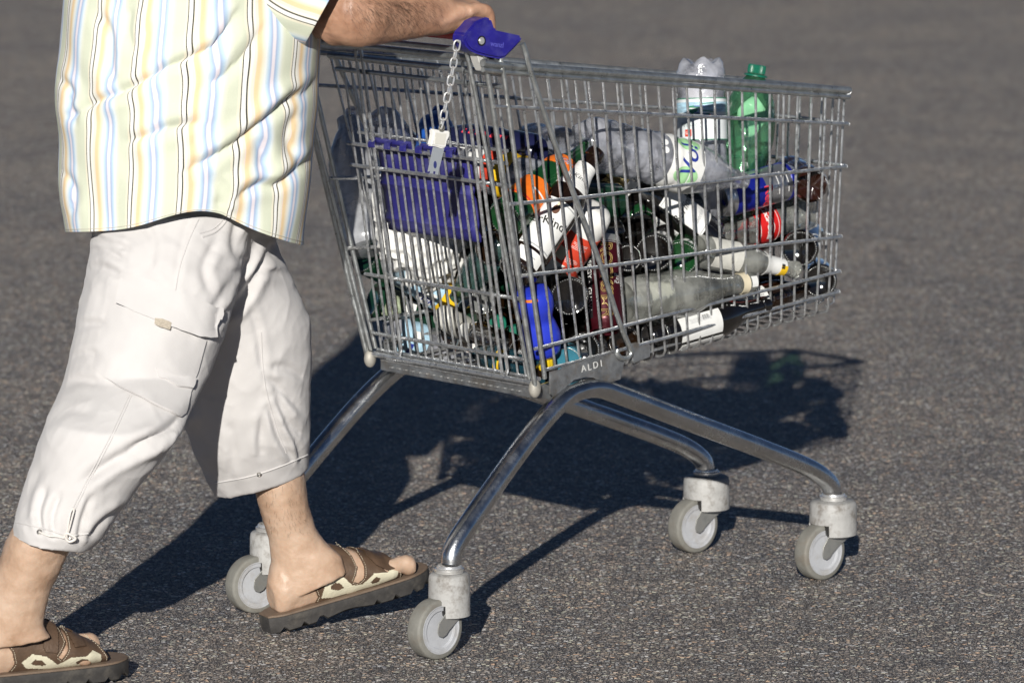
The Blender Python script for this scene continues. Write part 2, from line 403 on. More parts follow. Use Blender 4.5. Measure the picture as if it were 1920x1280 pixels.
for sg in (1, -1):
    MB().sphere((0, 0, 0), (.0115, .010, .016), 16, Matrix.Translation(cart(.205, -.222*sg, .424)) @ Matrix.Rotation(PHI, 4, 'Z')).build('corner_plug', mat('plug', (.36, .34, .30), .6, .3, var=.2, bump=.3), cartroot)
# --- basket: side panels
def rail(parent, pts, r, name='rail', m=ZINC, seg=8): return MB().tube(pts, r, seg).build(name, m, parent)
tops = [1574-26.15*i for i in range(24)]; bots = [1553, 1531, 1509, 1489, 1465, 1444, 1421, 1401, 1379, 1357, 1335, 1313, 1291, 1269, 1247, 1224, 1200, 1177, 1154, 1131, 1109, 1087, 1064, 1042]
def ytop(x): return 128+(x-985)*.0742+7
def yrail(x): return 692+(x-1025)*(547-692)/(1572-1025)
near_rails = [[(927, 200), (1040, 205), (1200, 213), (1400, 223), (1590, 233)], [(955, 383), (1100, 369), (1300, 345), (1450, 327), (1586, 312)],
              [(977, 517), (1150, 497), (1350, 470), (1577, 444)], [(1003, 654), (1200, 603), (1400, 553), (1574, 509)], [(1023, 693), (1200, 646), (1400, 592), (1572, 547)]]
def side_panel(far):
    mm = mirror if far else (lambda p: p)
    rim = spline([mm(onside(*p)) for p in [(905, 118), (985, 126), (1180, 140), (1400, 156), (1592, 170)]], 5)
    s = MB().tube(rim, .0066, 12).build('basket_side', RIM, cartroot)
    rail(s, [p+V((0, 0, -.0115)) for p in rim], .0045, 'rail', RIM)
    for rl in near_rails: rail(s, spline([mm(onside(x, y, -.003)) for x, y in rl], 4), .0033)
    for i in range(24):
        xt, xb = tops[i], bots[i]
        yb = yrail(xb)+(6 if i > 18 else 24)
        P0 = onside(xt, ytop(xt), .002); P1 = onside(xb, yb, .002)
        mid = [P0.lerp(P1, t) for t in (0, .25, .5, .75, 1)]
        ax = .0023
        pts = [mm(p+V((random.gauss(0, .0005), 0, 0))) for p in mid]
        if i <= 18:
            q = uvw(P1); e1 = cart(q.x, q.y+.004, q.z-.008); e2 = cart(q.x, q.y+.016, q.z-.012); pts += [mm(e1), mm(e2)]
        MB().tube(pts, ax, 8).build('wire', ZINC, s)
    return s
side_panel(False); side_panel(True)
# --- basket: front (rounded) and floor
FU = 1.033
fr = MB().tube(spline([cart(1.03, -.117, .8665), cart(1.038, -.1, .8655), cart(1.042, -.05, .865), cart(1.043, 0, .865), cart(1.042, .05, .865), cart(1.038, .1, .8655), cart(1.03, .117, .8665)], 4), .0066, 12).build('basket_front', RIM, cartroot)
rail(fr, spline([cart(1.03, -.115, .855), cart(1.041, -.05, .853), cart(1.042, 0, .853), cart(1.041, .05, .853), cart(1.03, .115, .855)], 4), .0045, 'rail', RIM)
for rl in near_rails:
    q = uvw(onside(*rl[-1], -.003)); vv = q.y
    rail(fr, spline([cart(q.x, vv, q.z), cart(q.x+.008, vv*.85, q.z), cart(q.x+.011, vv*.4, q.z), cart(q.x+.011, -vv*.4, q.z), cart(q.x+.008, -vv*.85, q.z), cart(q.x, -vv, q.z)], 4), .0036)
for i in range(8):
    v = -.1+i*.2/7; k = 1-.06*0
    P0 = cart(1.038, v, .862); P1 = cart(1.022, v*.94, .484)
    MB().tube([P0, P0.lerp(P1, .33), P0.lerp(P1, .66), P1, P1+HU*-.02+V((0, 0, -.006))], .0022, 8).build('wire', ZINC, fr)
fl = None
def floor_pt(u, v): return cart(u, v, .424+.0975*(u-.21))
flo = MB().tube([floor_pt(.214, -.2), floor_pt(.214, .2)], .0035, 8).build('basket_floor', ZINC, cartroot)
for i in range(19):                                   # cross wires from side to side
    q = uvw(onside(bots[i], yrail(bots[i])+24, .002)); vv = q.y+.016; z = q.z-.012
    nn = 7; pts = []
    for k in range(nn):
        t = k/(nn-1); pts.append(cart(q.x, vv*(1-2*t), z))
    MB().tube(pts, .0026, 6).build('wire', ZINC, flo)
for i in range(9):                                    # long wires under them
    t = -1+2*i/8
    MB().tube([floor_pt(.215, t*.2)+V((0, 0, -.004)), floor_pt(1.02, t*.098)+V((0, 0, -.004))], .0028, 6).build('wire', ZINC, flo)
# --- basket: rear gate leaning back
def gate(v, w, off=0.0):
    return cart(.215-.085*(w-.435)/.525+off, v, w)
gt = MB().tube([gate(-.222, .935), gate(.222, .935)], .0042, 10).build('rear_gate', RIM, cartroot)
rail(gt, [gate(-.232, .958, -.004), gate(.232, .958, -.004)], .0058, 'rail', RIM, 10)
for wv in (.806, .768, .575, .470): rail(gt, [gate(-.214, wv, -.004), gate(.214, wv, -.004)], .0034)
rail(gt, [gate(-.2, .825, .012), gate(.2, .825, .012)], .003)
N_G = 21
for i in range(N_G):
    v = -.205+.41*i/(N_G-1)
    if i in (3, 17):      # tall hairpins over the top
        pts = spline([gate(v-.008, .45, -.008), gate(v-.008, .62, -.008), gate(v-.008, .8, -.008), gate(v-.008, .96, -.008), gate(v-.005, .974, -.008), gate(v, .979, -.008), gate(v+.005, .974, -.008), gate(v+.008, .96, -.008), gate(v+.008, .8, -.008), gate(v+.008, .62, -.008), gate(v+.008, .45, -.008), gate(v+.005, .442, -.008), gate(v, .439, -.008), gate(v-.005, .442, -.008), gate(v-.008, .45, -.008)], 3)
        MB().tube(pts, .0031, 8, closed=False).build('hairpin', ZINC, gt)
    else:
        MB().tube([gate(v, .95, .003), gate(v, .8, .003), gate(v, .62, .003), gate(v, .436, .003)], .0021, 8).build('wire', ZINC, gt)
for sg in (1, -1):        # thick corner posts carrying the handle
    for (u0, v0, w0), (u1, v1, w1), r in (((.062, -.262, .995), (.203, -.226, .425), .0046), ((.094, -.266, .99), (.222, -.228, .44), .0042), ((.05, -.236, .985), (.2, -.214, .44), .0036)):
        MB().tube(spline([cart(u0-.02, v0*sg, w0+.02), cart(u0, v0*sg, w0), cart(u0+(u1-u0)*.5, (v0+(v1-v0)*.5)*sg, w0+(w1-w0)*.5), cart(u1, v1*sg, w1)], 4), r, 10).build('corner_post', RIM, cartroot)
    hk = [onv(x, y, -.268+.036*max(0, (y-80))/580) for x, y in [(979, 82), (985, 97), (1003, 160), (1048, 290), (1120, 480), (1160, 600), (1181, 652), (1183, 662), (1176, 671), (1164, 671), (1157, 662), (1158, 655)]]
    if sg < 0: hk = [mirror(p) for p in hk]
    MB().tube(spline(hk, 5), .0045, 10).build('brace_rod', RIM, cartroot)
rail(cartroot, [cart(.088, -.262, .984), cart(.088, .262, .984)], .0055, 'rear_crossbar', RIM, 10)
rail(cartroot, [cart(.076, -.25, .998), cart(.076, .25, .998)], .0045, 'rear_crossbar', RIM, 10)
# --- blue seat flap in the gate
def flapP(a, b, off=0): # a 0..1 near->far along v ; b 0 top..1 bottom
    v = -.097+a*.247; wv = .802-b*.142
    return gate(v+.012*b*0, wv, .014+off)
ft = MB(); rows = []
for i in range(15):
    b = i/14
    ridge = .005 if i in (6, 12) else 0
    rows.append([flapP(a/10, b, -ridge) for a in range(11)])
for r_ in rows: pass
ft.rings(rows, cap=False, closed=False)
n0 = len(ft.v)
flap = ft.build('seat_flap', BLUESEAT, cartroot)
sm = flap.modifiers.new('s', 'SOLIDIFY'); sm.thickness = .006; sm.offset = 0
for a0_, a1_ in ((.08, .46), (.58, .98)):
    hk = []
    for k in range(9):
        t = -.3+k/8*3.6; hk.append((-.002+.010*math.cos(t), .807+.011*math.sin(t)))
    vv0 = -.097+a0_*.247; vv1 = -.097+a1_*.247
    for (s0, s1) in ((0, .13), (.44, .56), (.87, 1)):
        m_ = MB(); A = vv0+(vv1-vv0)*s0; B = vv0+(vv1-vv0)*s1
        m_.rings([[gate(A, w_, o_-.002) for o_, w_ in hk]+[gate(A, w_*1+(-.004 if 0 else .0), o_*.55-.002) for o_, w_ in hk[::-1]],
                  [gate(B, w_, o_-.002) for o_, w_ in hk]+[gate(B, w_, o_*.55-.002) for o_, w_ in hk[::-1]]])
        m_.build('hinge_hook', BLUESEAT, flap)
    MB().tube([gate(vv0, .816, .004), gate(vv1, .816, .004)], .0055, 10).build('hinge_bar', BLUESEAT, flap)
# --- handle
HB = uvw(onv(905, 63, -.25)); HUu, HWw = HB.x, HB.z
def hb(v): return cart(HUu, v, HWw)
hd = MB().tube([hb(-.21), hb(-.1), hb(.1), hb(.21)], .0148, 18).build('handle', REDP, cartroot)
for sg in (1, -1):
    MB().tube([hb(-.258*sg), hb(-.212*sg), hb(-.206*sg)], [.0165, .0165, .0152], 18).build('grip_sleeve', mat('dark_blue_plastic', (.01, .01, .06), .35, bump=.1), hd)
    capoly = [(872, 64), (884, 52), (893, 41), (903, 36), (913, 33), (922, 35), (926, 45), (929, 57), (955, 62.5), (980, 68), (980, 76), (964, 93), (949, 108), (938, 111), (915, 107), (894, 101), (884, 96), (876, 88), (871, 76)]
    P_ = [onv(x, y, -.275) for x, y in capoly]; nv = HV*.034
    if sg < 0: P_ = [mirror(p) for p in P_]; nv = -nv
    ep = MB().prism(P_, nv).build('handle_end', BLUEP, hd, bevel=.004)
    if sg > 0:
        c = onv(903, 77, -.2755)
        Mx = Matrix.Translation(c) @ (-HV).to_track_quat('Z', 'Y').to_matrix().to_4x4()
        MB().lathe([(0, -.002), (.0083, -.002), (.0083, .0006), (.0064, .0008), (.0062, -.0005)], 24, Mx).build('lock_socket', BLACK, ep)
        MB().lathe([(0, .0012), (.003, .0012), (.0032, .0006), (.0058, .0006), (.0062, .0002), (.0062, -.001)], 24, Mx).build('rivet', BRIGHT, ep)
        pA = onv(918, 84, -.2755); pB = onv(945, 88, -.2755); xd2 = (pB-pA).normalized(); zd2 = -HV; yd2 = zd2.cross(xd2)
        pm = onv(932, 84, -.2752); M = Matrix(((xd2.x, yd2.x, zd2.x, pm.x), (xd2.y, yd2.y, zd2.y, pm.y), (xd2.z, yd2.z, zd2.z, pm.z), (0, 0, 0, 1)))
        planar_text('wanzl', .0125, M, 'raised_lettering', mat('blue_plastic_raised', (.10, .10, .46), .3), ep, thick=.0005)
    # white wedge below the handle end
    wd = [onv(x, y, -.262) for x, y in [(894, 102), (917, 110), (916, 116), (909, 134), (906, 134), (899, 118)]]; nv2 = HV*.02
    if sg < 0: wd = [mirror(p) for p in wd]; nv2 = -nv2
    MB().prism(wd, nv2).build('handle_wedge', mat('cast_zinc', (.72, .71, .67), .4, .3, bump=.2), hd, bevel=.001)
# --- lock chain with key
cp = spline([onv(x, y, -.262) for x, y in [(858, 78), (852, 110), (847, 140), (842, 168), (836, 195), (831, 222), (827, 240)]], 12)
L_ = [0]
for a, b in zip(cp, cp[1:]): L_.append(L_[-1]+(b-a).length)
def alongc(s):
    for i in range(len(cp)-1):
        if L_[i+1] >= s: return cp[i].lerp(cp[i+1], (s-L_[i])/(L_[i+1]-L_[i])), (cp[i+1]-cp[i]).normalized()
    return cp[-1], (cp[-1]-cp[-2]).normalized()
chain = None; NL = 10; pitch = L_[-1]/NL
view = V((0, -1, .15)).normalized()
for i in range(NL):
    c, t = alongc((i+.5)*pitch); sdv = t.cross(view).normalized(); ov = t.cross(sdv).normalized()
    ang = .3 if i % 2 == 0 else 1.25
    a = (sdv*math.cos(ang)+ov*math.sin(ang)); hl = pitch*.5+.0016; hw_ = .0052; pts = []
    for k in range(20):
        th = 2*math.pi*k/20; x = math.cos(th); y = math.sin(th)
        pts.append(c+a*hw_*x+t*(max(-1, min(1, y*1.0))*hw_+(hl-hw_)*(1 if y > 0.02 else -1 if y < -.02 else 0)))
    mbk = MB().tube(pts, .00155, 8, closed=True)
    if chain is None: chain = mbk.build('lock_chain', BRIGHT, cartroot)
    else: mbk.build('chain_link', BRIGHT, chain)
MB().tube([onv(859, 78, -.262), onv(871, 77, -.262)], .002, 8).build('chain_eye', BRIGHT, chain)
kp = [onv(x, y, -.262) for x, y in [(812, 242), (818, 243), (826, 245), (838, 246), (845, 246), (844, 256), (839, 266), (837, 277), (830, 279), (818, 275), (808, 274), (811, 262), (813, 252)]]
MB().prism(kp, HV*.012).build('key_head', WHITEP, chain, bevel=.0022)
kl = [onv(x, y, -.262) for x, y in [(816, 249), (837, 251), (833, 272), (815, 270)]]
MB().prism([p-HV*.0006 for p in kl], HV*.001).build('key_panel', mat('key_panel_cream', (.66, .64, .58), .5), chain)
kb = [onv(x, y, -.258) for x, y in [(813, 276), (833, 279), (821, 328), (817, 327), (818, 322), (813, 321), (812, 326), (807, 325), (808, 320), (803, 322)]]
MB().prism(kb, HV*.002).build('key_blade', mat('key_steel', (.62, .66, .7), .35, .6), chain)
ov_ = [onv(816+4*math.cos(k/14*6.283)*.75, 309+7*math.sin(k/14*6.283), -.2585) for k in range(14)]
MB().prism(ov_, HV*.0003).build('key_slot', mat('slot_blue', (.03, .04, .16), .5), chain)
oc = V(onv(828, 240, -.262)); MB().lathe([(.0062, -.0008), (.0062, .0008), (.0035, .0008), (.0035, -.0008), (.0062, -.0008)], 18, Matrix.Translation(oc) @ (-HV).to_track_quat('Z', 'Y').to_matrix().to_4x4()).build('key_ring', mat('brass_dull', (.45, .43, .36), .4, .8), chain)
# --- casters
def caster(P, rear, ang):
    """P: pivot point on the ground; wheel trails behind"""
    M = Matrix.Translation(V((P.x, P.y, 0))) @ Matrix.Rotation(ang, 4, 'Z')
    rr = .0350 if rear else .0432; h0, h1, h2 = (.068, .0885, .139) if rear else (.078, .0985, .139)
    c = MB(); seg = 40; pts = []
    def zb(a):      # stepped lower edge of the housing: deeper towards the front half
        return h0 if math.cos(a) > -.80 else h1
    bot = []; mid = []; top1 = []; top2 = []; top3 = []; cen = []
    A = sorted([2*math.pi*k/seg for k in range(seg)]+[math.acos(-.80)-.005, math.acos(-.80)+.005, 2*math.pi-math.acos(-.80)-.005, 2*math.pi-math.acos(-.80)+.005])
    for a in A:
        x, y = math.cos(a), math.sin(a)
        bot.append(M @ V((x*rr*.9, y*rr*.9, zb(a)))); mid.append(M @ V((x*rr, y*rr, zb(a)+.001)))
        top1.append(M @ V((x*rr*.985, y*rr*.985, h2-.010))); top2.append(M @ V((x*rr*.95, y*rr*.95, h2-.003))); top3.append(M @ V((x*rr*.86, y*rr*.86, h2))); cen.append(M @ V((x*.016, y*.016, h2+.0015)))
    c.rings([[p*0+p for p in bot], mid, top1, top2, top3, cen], cap=True)
    ca = c.build('caster', CASTERGREY, cartroot)
    MB().lathe([(.0235, .1405), (.0245, .143), (.0245, .147), (.021, .1485), (.021, .151), (.0195, .153)], 28, M).build('collar', BRIGHT, ca)
    wx, wz, wr, ww = -.033, .05, .05, .031
    W = M @ Matrix.Translation((wx, 0, wz)) @ Matrix.Rotation(math.pi/2, 4, 'X')
    hw = ww/2
    MB().lathe([(.038, -hw), (.0465, -hw), (.0492, -hw+.002), (.05, -hw+.005), (.05, hw-.005), (.0492, hw-.002), (.0465, hw), (.038, hw)], 56, W).build('tyre', TYRE, ca)
    MB().lathe([(0, -hw+.004), (.030, -hw+.004), (.0305, -hw+.0025), (.0315, -hw+.0025), (.032, -hw+.0005), (.038, -hw+.0003), (.0385, -hw-.0006), (.0405, -hw-.0008), (.0405, hw+.0008), (.0385, hw+.0006), (.038, hw-.0003), (.032, hw-.0005), (.0315, hw-.0025), (.0305, hw-.0025), (.03, hw-.004), (0, hw-.004)], 56, W).build('wheel', RIMW, ca)
    for sy in (-1, 1):
        y = sy*(hw+.0025)
        prof = [(wx-.011, wz-.002), (wx-.0085, wz-.0085), (wx, wz-.012), (wx+.0085, wz-.0085), (wx+.014, wz-.002), (wx+.034, wz+.012), (rr*.78, wz+.028), (rr*.82, h0+.01), (-.002, h1+.012), (-.012, h1+.012), (-.018, h1-.004), (wx-.009, wz+.012)]
        pl = [M @ V((x, y, z)) for x, z in prof]
        MB().prism(pl, (M.to_3x3() @ V((0, sy*.0022, 0)))).build('fork', mat('fork_steel', (.44, .44, .42), .42, .7, var=.2, bump=.2, dirt=(.3, .26, .2), dscale=40), ca, bevel=.0006)
        MB().lathe([(0, .0052), (.0036, .005), (.0046, .0035), (.0046, -.001)], 16, M @ Matrix.Translation((wx, y, wz)) @ Matrix.Rotation(math.pi/2*sy, 4, 'X')).build('axle_bolt', mat('bolt_dark', (.22, .19, .15), .4, .8), ca)
    return ca
for (u, v, rear, da) in ((0, -WR/2, 1, .06), (0, WR/2, 1, -.12), (LB, -WF/2, 0, .0), (LB, WF/2, 0, -.02)):
    caster(cart(u, v, 0), rear, PHI+da)
# ------------------------------------------------------------------ the man pushing the trolley
SKIN = None
def skin_mat():
    m = mat('skin', (.47, .27, .17), .48, sss=.12, bump=.35, bscale=170)
    nt = m.node_tree; L = nt.links; b = nt.nodes['Principled BSDF']
    tc = NN(nt, 'ShaderNodeTexCoord'); n = NN(nt, 'ShaderNodeTexNoise'); n.inputs['Scale'].default_value = 16; n.inputs['Detail'].default_value = 7
    n.inputs['Roughness'].default_value = .65; L.new(tc.outputs['Object'], n.inputs['Vector'])
    r = ramp(nt, [(.3, (.36, .225, .145)), (.5, (.47, .32, .225)), (.7, (.54, .395, .295))]); L.new(n.outputs['Fac'], r.inputs[0])
    r2 = ramp(nt, [(.3, (.30, .155, .095)), (.5, (.40, .225, .145)), (.7, (.50, .31, .215))]); L.new(n.outputs['Fac'], r2.inputs[0])
    sz = NN(nt, 'ShaderNodeSeparateXYZ'); L.new(tc.outputs['Object'], sz.inputs[0])
    rz = ramp(nt, [(.45, (0, 0, 0)), (.6, (1, 1, 1))]); L.new(sz.outputs[2], rz.inputs[0])       # arms tanned darker than the legs
    mz = NN(nt, 'ShaderNodeMix', data_type='RGBA'); L.new(rz.outputs[0], mz.inputs[0]); L.new(r.outputs[0], mz.inputs[6]); L.new(r2.outputs[0], mz.inputs[7])
    # fine dark hair flecks, lengthwise
    at = NN(nt, 'ShaderNodeAttribute', attribute_name='hairy')
    L.new(mz.outputs[2], b.inputs['Base Color']); return m
SKIN = skin_mat()
def trouser_mat():
    m = mat('cream_cotton', (.66, .63, .62), .85, bump=.12, bscale=900, spec=.2); nt = m.node_tree; L = nt.links; b = nt.nodes['Principled BSDF']
    tc = NN(nt, 'ShaderNodeTexCoord'); n = NN(nt, 'ShaderNodeTexNoise'); n.inputs['Scale'].default_value = 9; n.inputs['Detail'].default_value = 6; L.new(tc.outputs['Object'], n.inputs['Vector'])
    r = ramp(nt, [(.3, (.535, .515, .505)), (.7, (.605, .585, .575))]); L.new(n.outputs['Fac'], r.inputs[0]); L.new(r.outputs[0], b.inputs['Base Color'])
    b.inputs['Sheen Weight'].default_value = .15
    return m
COTTON = trouser_mat()
def shirt_mat():
    m = bpy.data.materials.new('striped_shirt'); m.use_nodes = True; nt = m.node_tree; L = nt.links; b = nt.nodes['Principled BSDF']
    uv = NN(nt, 'ShaderNodeUVMap'); uv.uv_map = 'UVMap'
    sp = NN(nt, 'ShaderNodeSeparateXYZ'); L.new(uv.outputs[0], sp.inputs[0])
    fr = NN(nt, 'ShaderNodeMath', operation='FRACT'); L.new(sp.outputs[0], fr.inputs[0])
    W_ = (.82, .81, .78); CR = (.78, .74, .59); BK = (.03, .027, .02); GR = (.65, .68, .54); LB_ = (.50, .65, .79); BL = (.38, .47, .66); PK = (.79, .73, .78); PE = (.80, .61, .37)
    r = ramp(nt, [(0, BK), (.010, BK), (.013, W_), (.078, W_), (.081, BK), (.094, BK), (.098, CR), (.135, CR), (.145, GR), (.30, GR), (.36, (.72, .74, .62)), (.42, (.74, .80, .82)), (.47, LB_), (.515, BL),
                  (.535, PK), (.585, PK), (.605, BL), (.645, LB_), (.71, (.80, .82, .80)), (.77, (.84, .76, .60)), (.82, PE), (.875, PE), (.89, (.82, .70, .66)), (.91, CR), (.965, W_), (.984, CR), (.990, BK), (1, BK)])
    L.new(fr.outputs[0], r.inputs[0])
    tc = NN(nt, 'ShaderNodeTexCoord'); wv = NN(nt, 'ShaderNodeTexNoise'); wv.inputs['Scale'].default_value = 700; L.new(tc.outputs['Object'], wv.inputs['Vector'])
    rr = ramp(nt, [(.3, (.93, .93, .93)), (.7, (1, 1, 1))]); L.new(wv.outputs['Fac'], rr.inputs[0])
    mx = NN(nt, 'ShaderNodeMix', data_type='RGBA', blend_type='MULTIPLY'); mx.inputs[0].default_value = 1; L.new(r.outputs[0], mx.inputs[6]); L.new(rr.outputs[0], mx.inputs[7])
    L.new(mx.outputs[2], b.inputs['Base Color']); b.inputs['Roughness'].default_value = .8; b.inputs['Specular IOR Level'].default_value = .25
    bp = NN(nt, 'ShaderNodeBump'); bp.inputs['Strength'].default_value = .12; bp.inputs['Distance'].default_value = .001; L.new(wv.outputs['Fac'], bp.inputs['Height']); L.new(bp.outputs[0], b.inputs['Normal'])
    return m
SHIRT = shirt_mat()
person = thing('person', (-.6, 7.72, 0), 'man in striped short sleeved shirt, cream cropped cargo trousers and brown sandals, pushing the trolley', 'person')
def ring2(L_, R_, Y, depth, n=28, power=1.0):
    """ring from its left and right outline pixels at distance Y"""
    A = onY(*L_, Y); B = onY(*R_, Y); c = (A+B)/2; a = (B-A)/2; d = V((0, depth, 0))
    d = d-a.normalized()*d.dot(a.normalized())
    return [c+a*math.cos(2*math.pi*k/n)+d*math.sin(2*math.pi*k/n) for k in range(n)]
def ringc(c, t, rx, ry, side=None, n=20):
    t = V(t).normalized(); s = V(side) if side is not None else V((0, 1, 0)); s = (s-t*s.dot(t)).normalized(); o = t.cross(s)
    return [V(c)+s*(rx*math.cos(2*math.pi*k/n))+o*(ry*math.sin(2*math.pi*k/n)) for k in range(n)]
def limb(mb, pts, rad, side, n=20, sub=4):
    """smooth limb through pts; rad list of (r_side, r_other)"""
    P = spline(pts, sub); rr = spline([V((a, b, 0)) for a, b in rad], sub); rings = []
    for i, p in enumerate(P):
        t = P[min(i+1, len(P)-1)]-P[max(i-1, 0)]
        rings.append(ringc(p, t, rr[i].x, rr[i].y, side, n))
    return mb.rings(rings)
import numpy as np
def pix(co):                            # picture position of points (for laying folds where the photograph shows them)
    y = co[:, 1]*PC-(co[:, 2]-CAMH)*PS; v = (co[:, 2]-CAMH)*PC+co[:, 1]*PS
    return np.stack([960+FPX*co[:, 0]/y, 640-FPX*v/y], 1)
def crease(co, nrm, lines):
    """sink folds along the lines: (points, depth, half width px, side ridge)"""
    px = pix(co); out = np.zeros(len(co)); face = np.clip(-nrm[:, 1]*1.6, 0, 1); shift = np.zeros(len(co))
    for pts, dep, wd, rg in lines:
        P_ = [(q.x, q.y) for q in spline([V((a, b, 0)) for a, b in pts], 4)]; best = np.full(len(co), 1e9); sgn = np.zeros(len(co)); tt = np.zeros(len(co)); n = len(P_)-1
        for i, (a, b) in enumerate(zip(P_, P_[1:])):
            ax, ay = a; bx, by = b; dx, dy = bx-ax, by-ay; L2 = dx*dx+dy*dy+1e-9
            t = np.clip(((px[:, 0]-ax)*dx+(px[:, 1]-ay)*dy)/L2, 0, 1)
            ex = px[:, 0]-(ax+t*dx); ey = px[:, 1]-(ay+t*dy); d2 = ex*ex+ey*ey; m = d2 < best
            best[m] = d2[m]; sgn[m] = np.sign(ex*dy-ey*dx)[m]; tt[m] = (i+t[m])/n
        d_ = np.sqrt(best)*sgn; fade = np.clip(np.sin(np.pi*np.clip(tt*.86+.07, 0, 1))*1.6, 0, 1)
        out += fade*face*dep*(-np.exp(-(d_/wd)**2)*np.where(d_ > 0, 1, .999)+rg*np.exp(-((d_-1.7*wd)/(1.3*wd))**2)+rg*.4*np.exp(-((d_+1.9*wd)/(1.4*wd))**2))
        shift += fade*face*dep*.9*np.exp(-((d_)/(2.2*wd))**2)*np.sign(d_+1e-6)
    return out, shift
def apply_crease(me, off, lines, lateral=0.):
    n = len(me.vertices); co = np.empty(n*3); me.vertices.foreach_get('co', co); co = co.reshape(-1, 3)+np.array(off)
    nr_ = np.empty(n*3); me.vertices.foreach_get('normal', nr_); nr_ = nr_.reshape(-1, 3)
    o_, s_ = crease(co, nr_, lines); co = co+nr_*o_[:, None]; co[:, 0] += s_*lateral
    me.vertices.foreach_set('co', (co-np.array(off)).ravel()); me.update()
YR, YL = 7.60, 7.95
# ---- feet: local x to the toes, y sideways (towards the camera is -y), z up
def foot_frame(heel_px, heel_z, heading, pitch, Yfix=None):
    P = onZ(*heel_px, heel_z) if Yfix is None else onY(*heel_px, Yfix)
    return Matrix.Translation(P) @ Matrix.Rotation(heading, 4, 'Z') @ Matrix.Rotation(-pitch, 4, 'Y')
FL = foot_frame((504, 1184), 0.0, R(27), R(11.5))
FR_ = foot_frame((-98, 1303), 0.0, R(27), R(1.0))
SOLE_Z = .030
def foot_sec(x):   # width (half), top height, centre y for foot length .27
    W_ = [(0, .022, .062), (.02, .031, .078), (.05, .034, .100), (.09, .036, .104), (.13, .039, .088), (.17, .044, .070), (.20, .047, .054), (.225, .046, .040), (.25, .038, .03)]
    for (x0, w0, h0), (x1, w1, h1) in zip(W_, W_[1:]):
        if x <= x1:
            t = max(0, (x-x0)/(x1-x0)); t = t*t*(3-2*t)*.5+t*.5
            return w0+(w1-w0)*t, h0+(h1-h0)*t
    return W_[-1][1:]
def foot_ring(x, off=0., n=28, zoff=0):
    w_, h_ = foot_sec(x); w_ += off; h_ += off; out = []
    for k in range(n):
        a = 2*math.pi*k/n; ca, sa = math.cos(a), math.sin(a)
        z = (h_*.42+h_*.58*sa) if sa > 0 else h_*.42+(h_*.42)*max(-1, sa*1.25)
        y = w_*math.copysign(abs(ca)**.8, ca)*(1 if sa < 0 else (1-.18*sa))
        out.append(V((x, y, SOLE_Z+z-(off if 0 else 0))))
    return out
def build_foot(mb, M, big):     # big: side of the big toe (+1 = +y)
    rs = []
    for x in (.016, .022, .034, .05, .075, .1, .125, .15, .175, .195, .21, .222):
        r_ = foot_ring(x)
        if x < .03:
            k = {.016: .62, .022: .85}[x]; c = sum(r_, V((0, 0, 0)))/len(r_); r_ = [c+(p-c)*k for p in r_]; r_ = [p+V((0, 0, -.006)) for p in r_]
        rs.append([M @ p for p in r_])
    mb.rings(rs)
    toes = [(.033, .0150, .272), (.012, .0098, .264), (-.006, .0092, .256), (-.022, .0088, .246), (-.037, .0088, .232)]
    for y, r_, xe in toes:
        y *= big
        mb.tube(spline([M @ V((.19, y*.8, SOLE_Z+.016)), M @ V((.215, y, SOLE_Z+r_*1.45)), M @ V((xe-.022, y, SOLE_Z+r_*1.5)), M @ V((xe-.008, y*1.0, SOLE_Z+r_*1.05)), M @ V((xe, y, SOLE_Z+r_*.9))], 4),
                [r_*1.1]*5+[r_*1.0]*4+[r_*1.12]*4+[r_*.98]*3+[r_*.62], 14)
bm_ = MB()
build_foot(bm_, FL, -1); build_foot(bm_, FR_, 1)
# shins (skin), from the outline in the photograph
def shin(rings, M, heel=.055):
    rs = [ring2(l, r_, y, d, 28) for l, r_, y, d in rings]
    return rs
aL = FL @ V((.052, 0, SOLE_Z+.07)); aR = FR_ @ V((.052, 0, SOLE_Z+.07))
yl, yr = aL.y, aR.y
bm_.rings([ring2((490, 800), (550, 790), yl-.005, .045), ring2((484, 860), (560, 850), yl-.008, .052), ring2((477, 915), (572, 893), yl-.008, .053), ring2((488, 960), (579, 948), yl-.005, .046), ring2((502, 1005), (592, 990), yl, .040),
           ring2((509, 1050), (612, 1018), yl, .036), ring2((508, 1092), (640, 1042), yl, .034), ring2((516, 1132), (650, 1075), yl, .030)])
bm_.rings([ring2((62, 900), (160, 925), yr+.02, .055), ring2((40, 960), (148, 985), yr+.005, .058), ring2((12, 1010), (134, 1022), yr, .058), ring2((-4, 1055), (115, 1068), yr, .052), ring2((-20, 1105), (98, 1100), yr, .045),
           ring2((-38, 1150), (84, 1148), yr, .038), ring2((-46, 1185), (82, 1172), yr, .035), ring2((-48, 1215), (96, 1195), yr, .032)])
# thighs, trunk, neck, head (mostly under the clothes or above the picture)
hipR = onY(315, 430, 7.75); hipL = onY(420, 440, 7.83); kneeR = onY(215, 780, yr+.10); kneeL = onY(470, 740, 7.90)
limb(bm_, [hipR, (hipR+kneeR)/2, kneeR, onY(110, 950, yr+.02)], [(.07, .07), (.055, .055), (.045, .045), (.045, .045)], (0, 1, 0))
limb(bm_, [hipL, (hipL+kneeL)/2, kneeL, onY(525, 840, yl)], [(.07, .07), (.07, .07), (.052, .052), (.045, .045)], (0, 1, 0))
FWD = V((math.cos(R(33)), math.sin(R(33)), 0)); RGT = V((FWD.y, -FWD.x, 0))
TC = V((-.53, 7.78, 0))
def torso(z, w_, d, fwd=0): return [TC+FWD*(fwd+d*math.cos(2*math.pi*k/28))+RGT*(w_*math.sin(2*math.pi*k/28))+V((0, 0, z)) for k in range(28)]
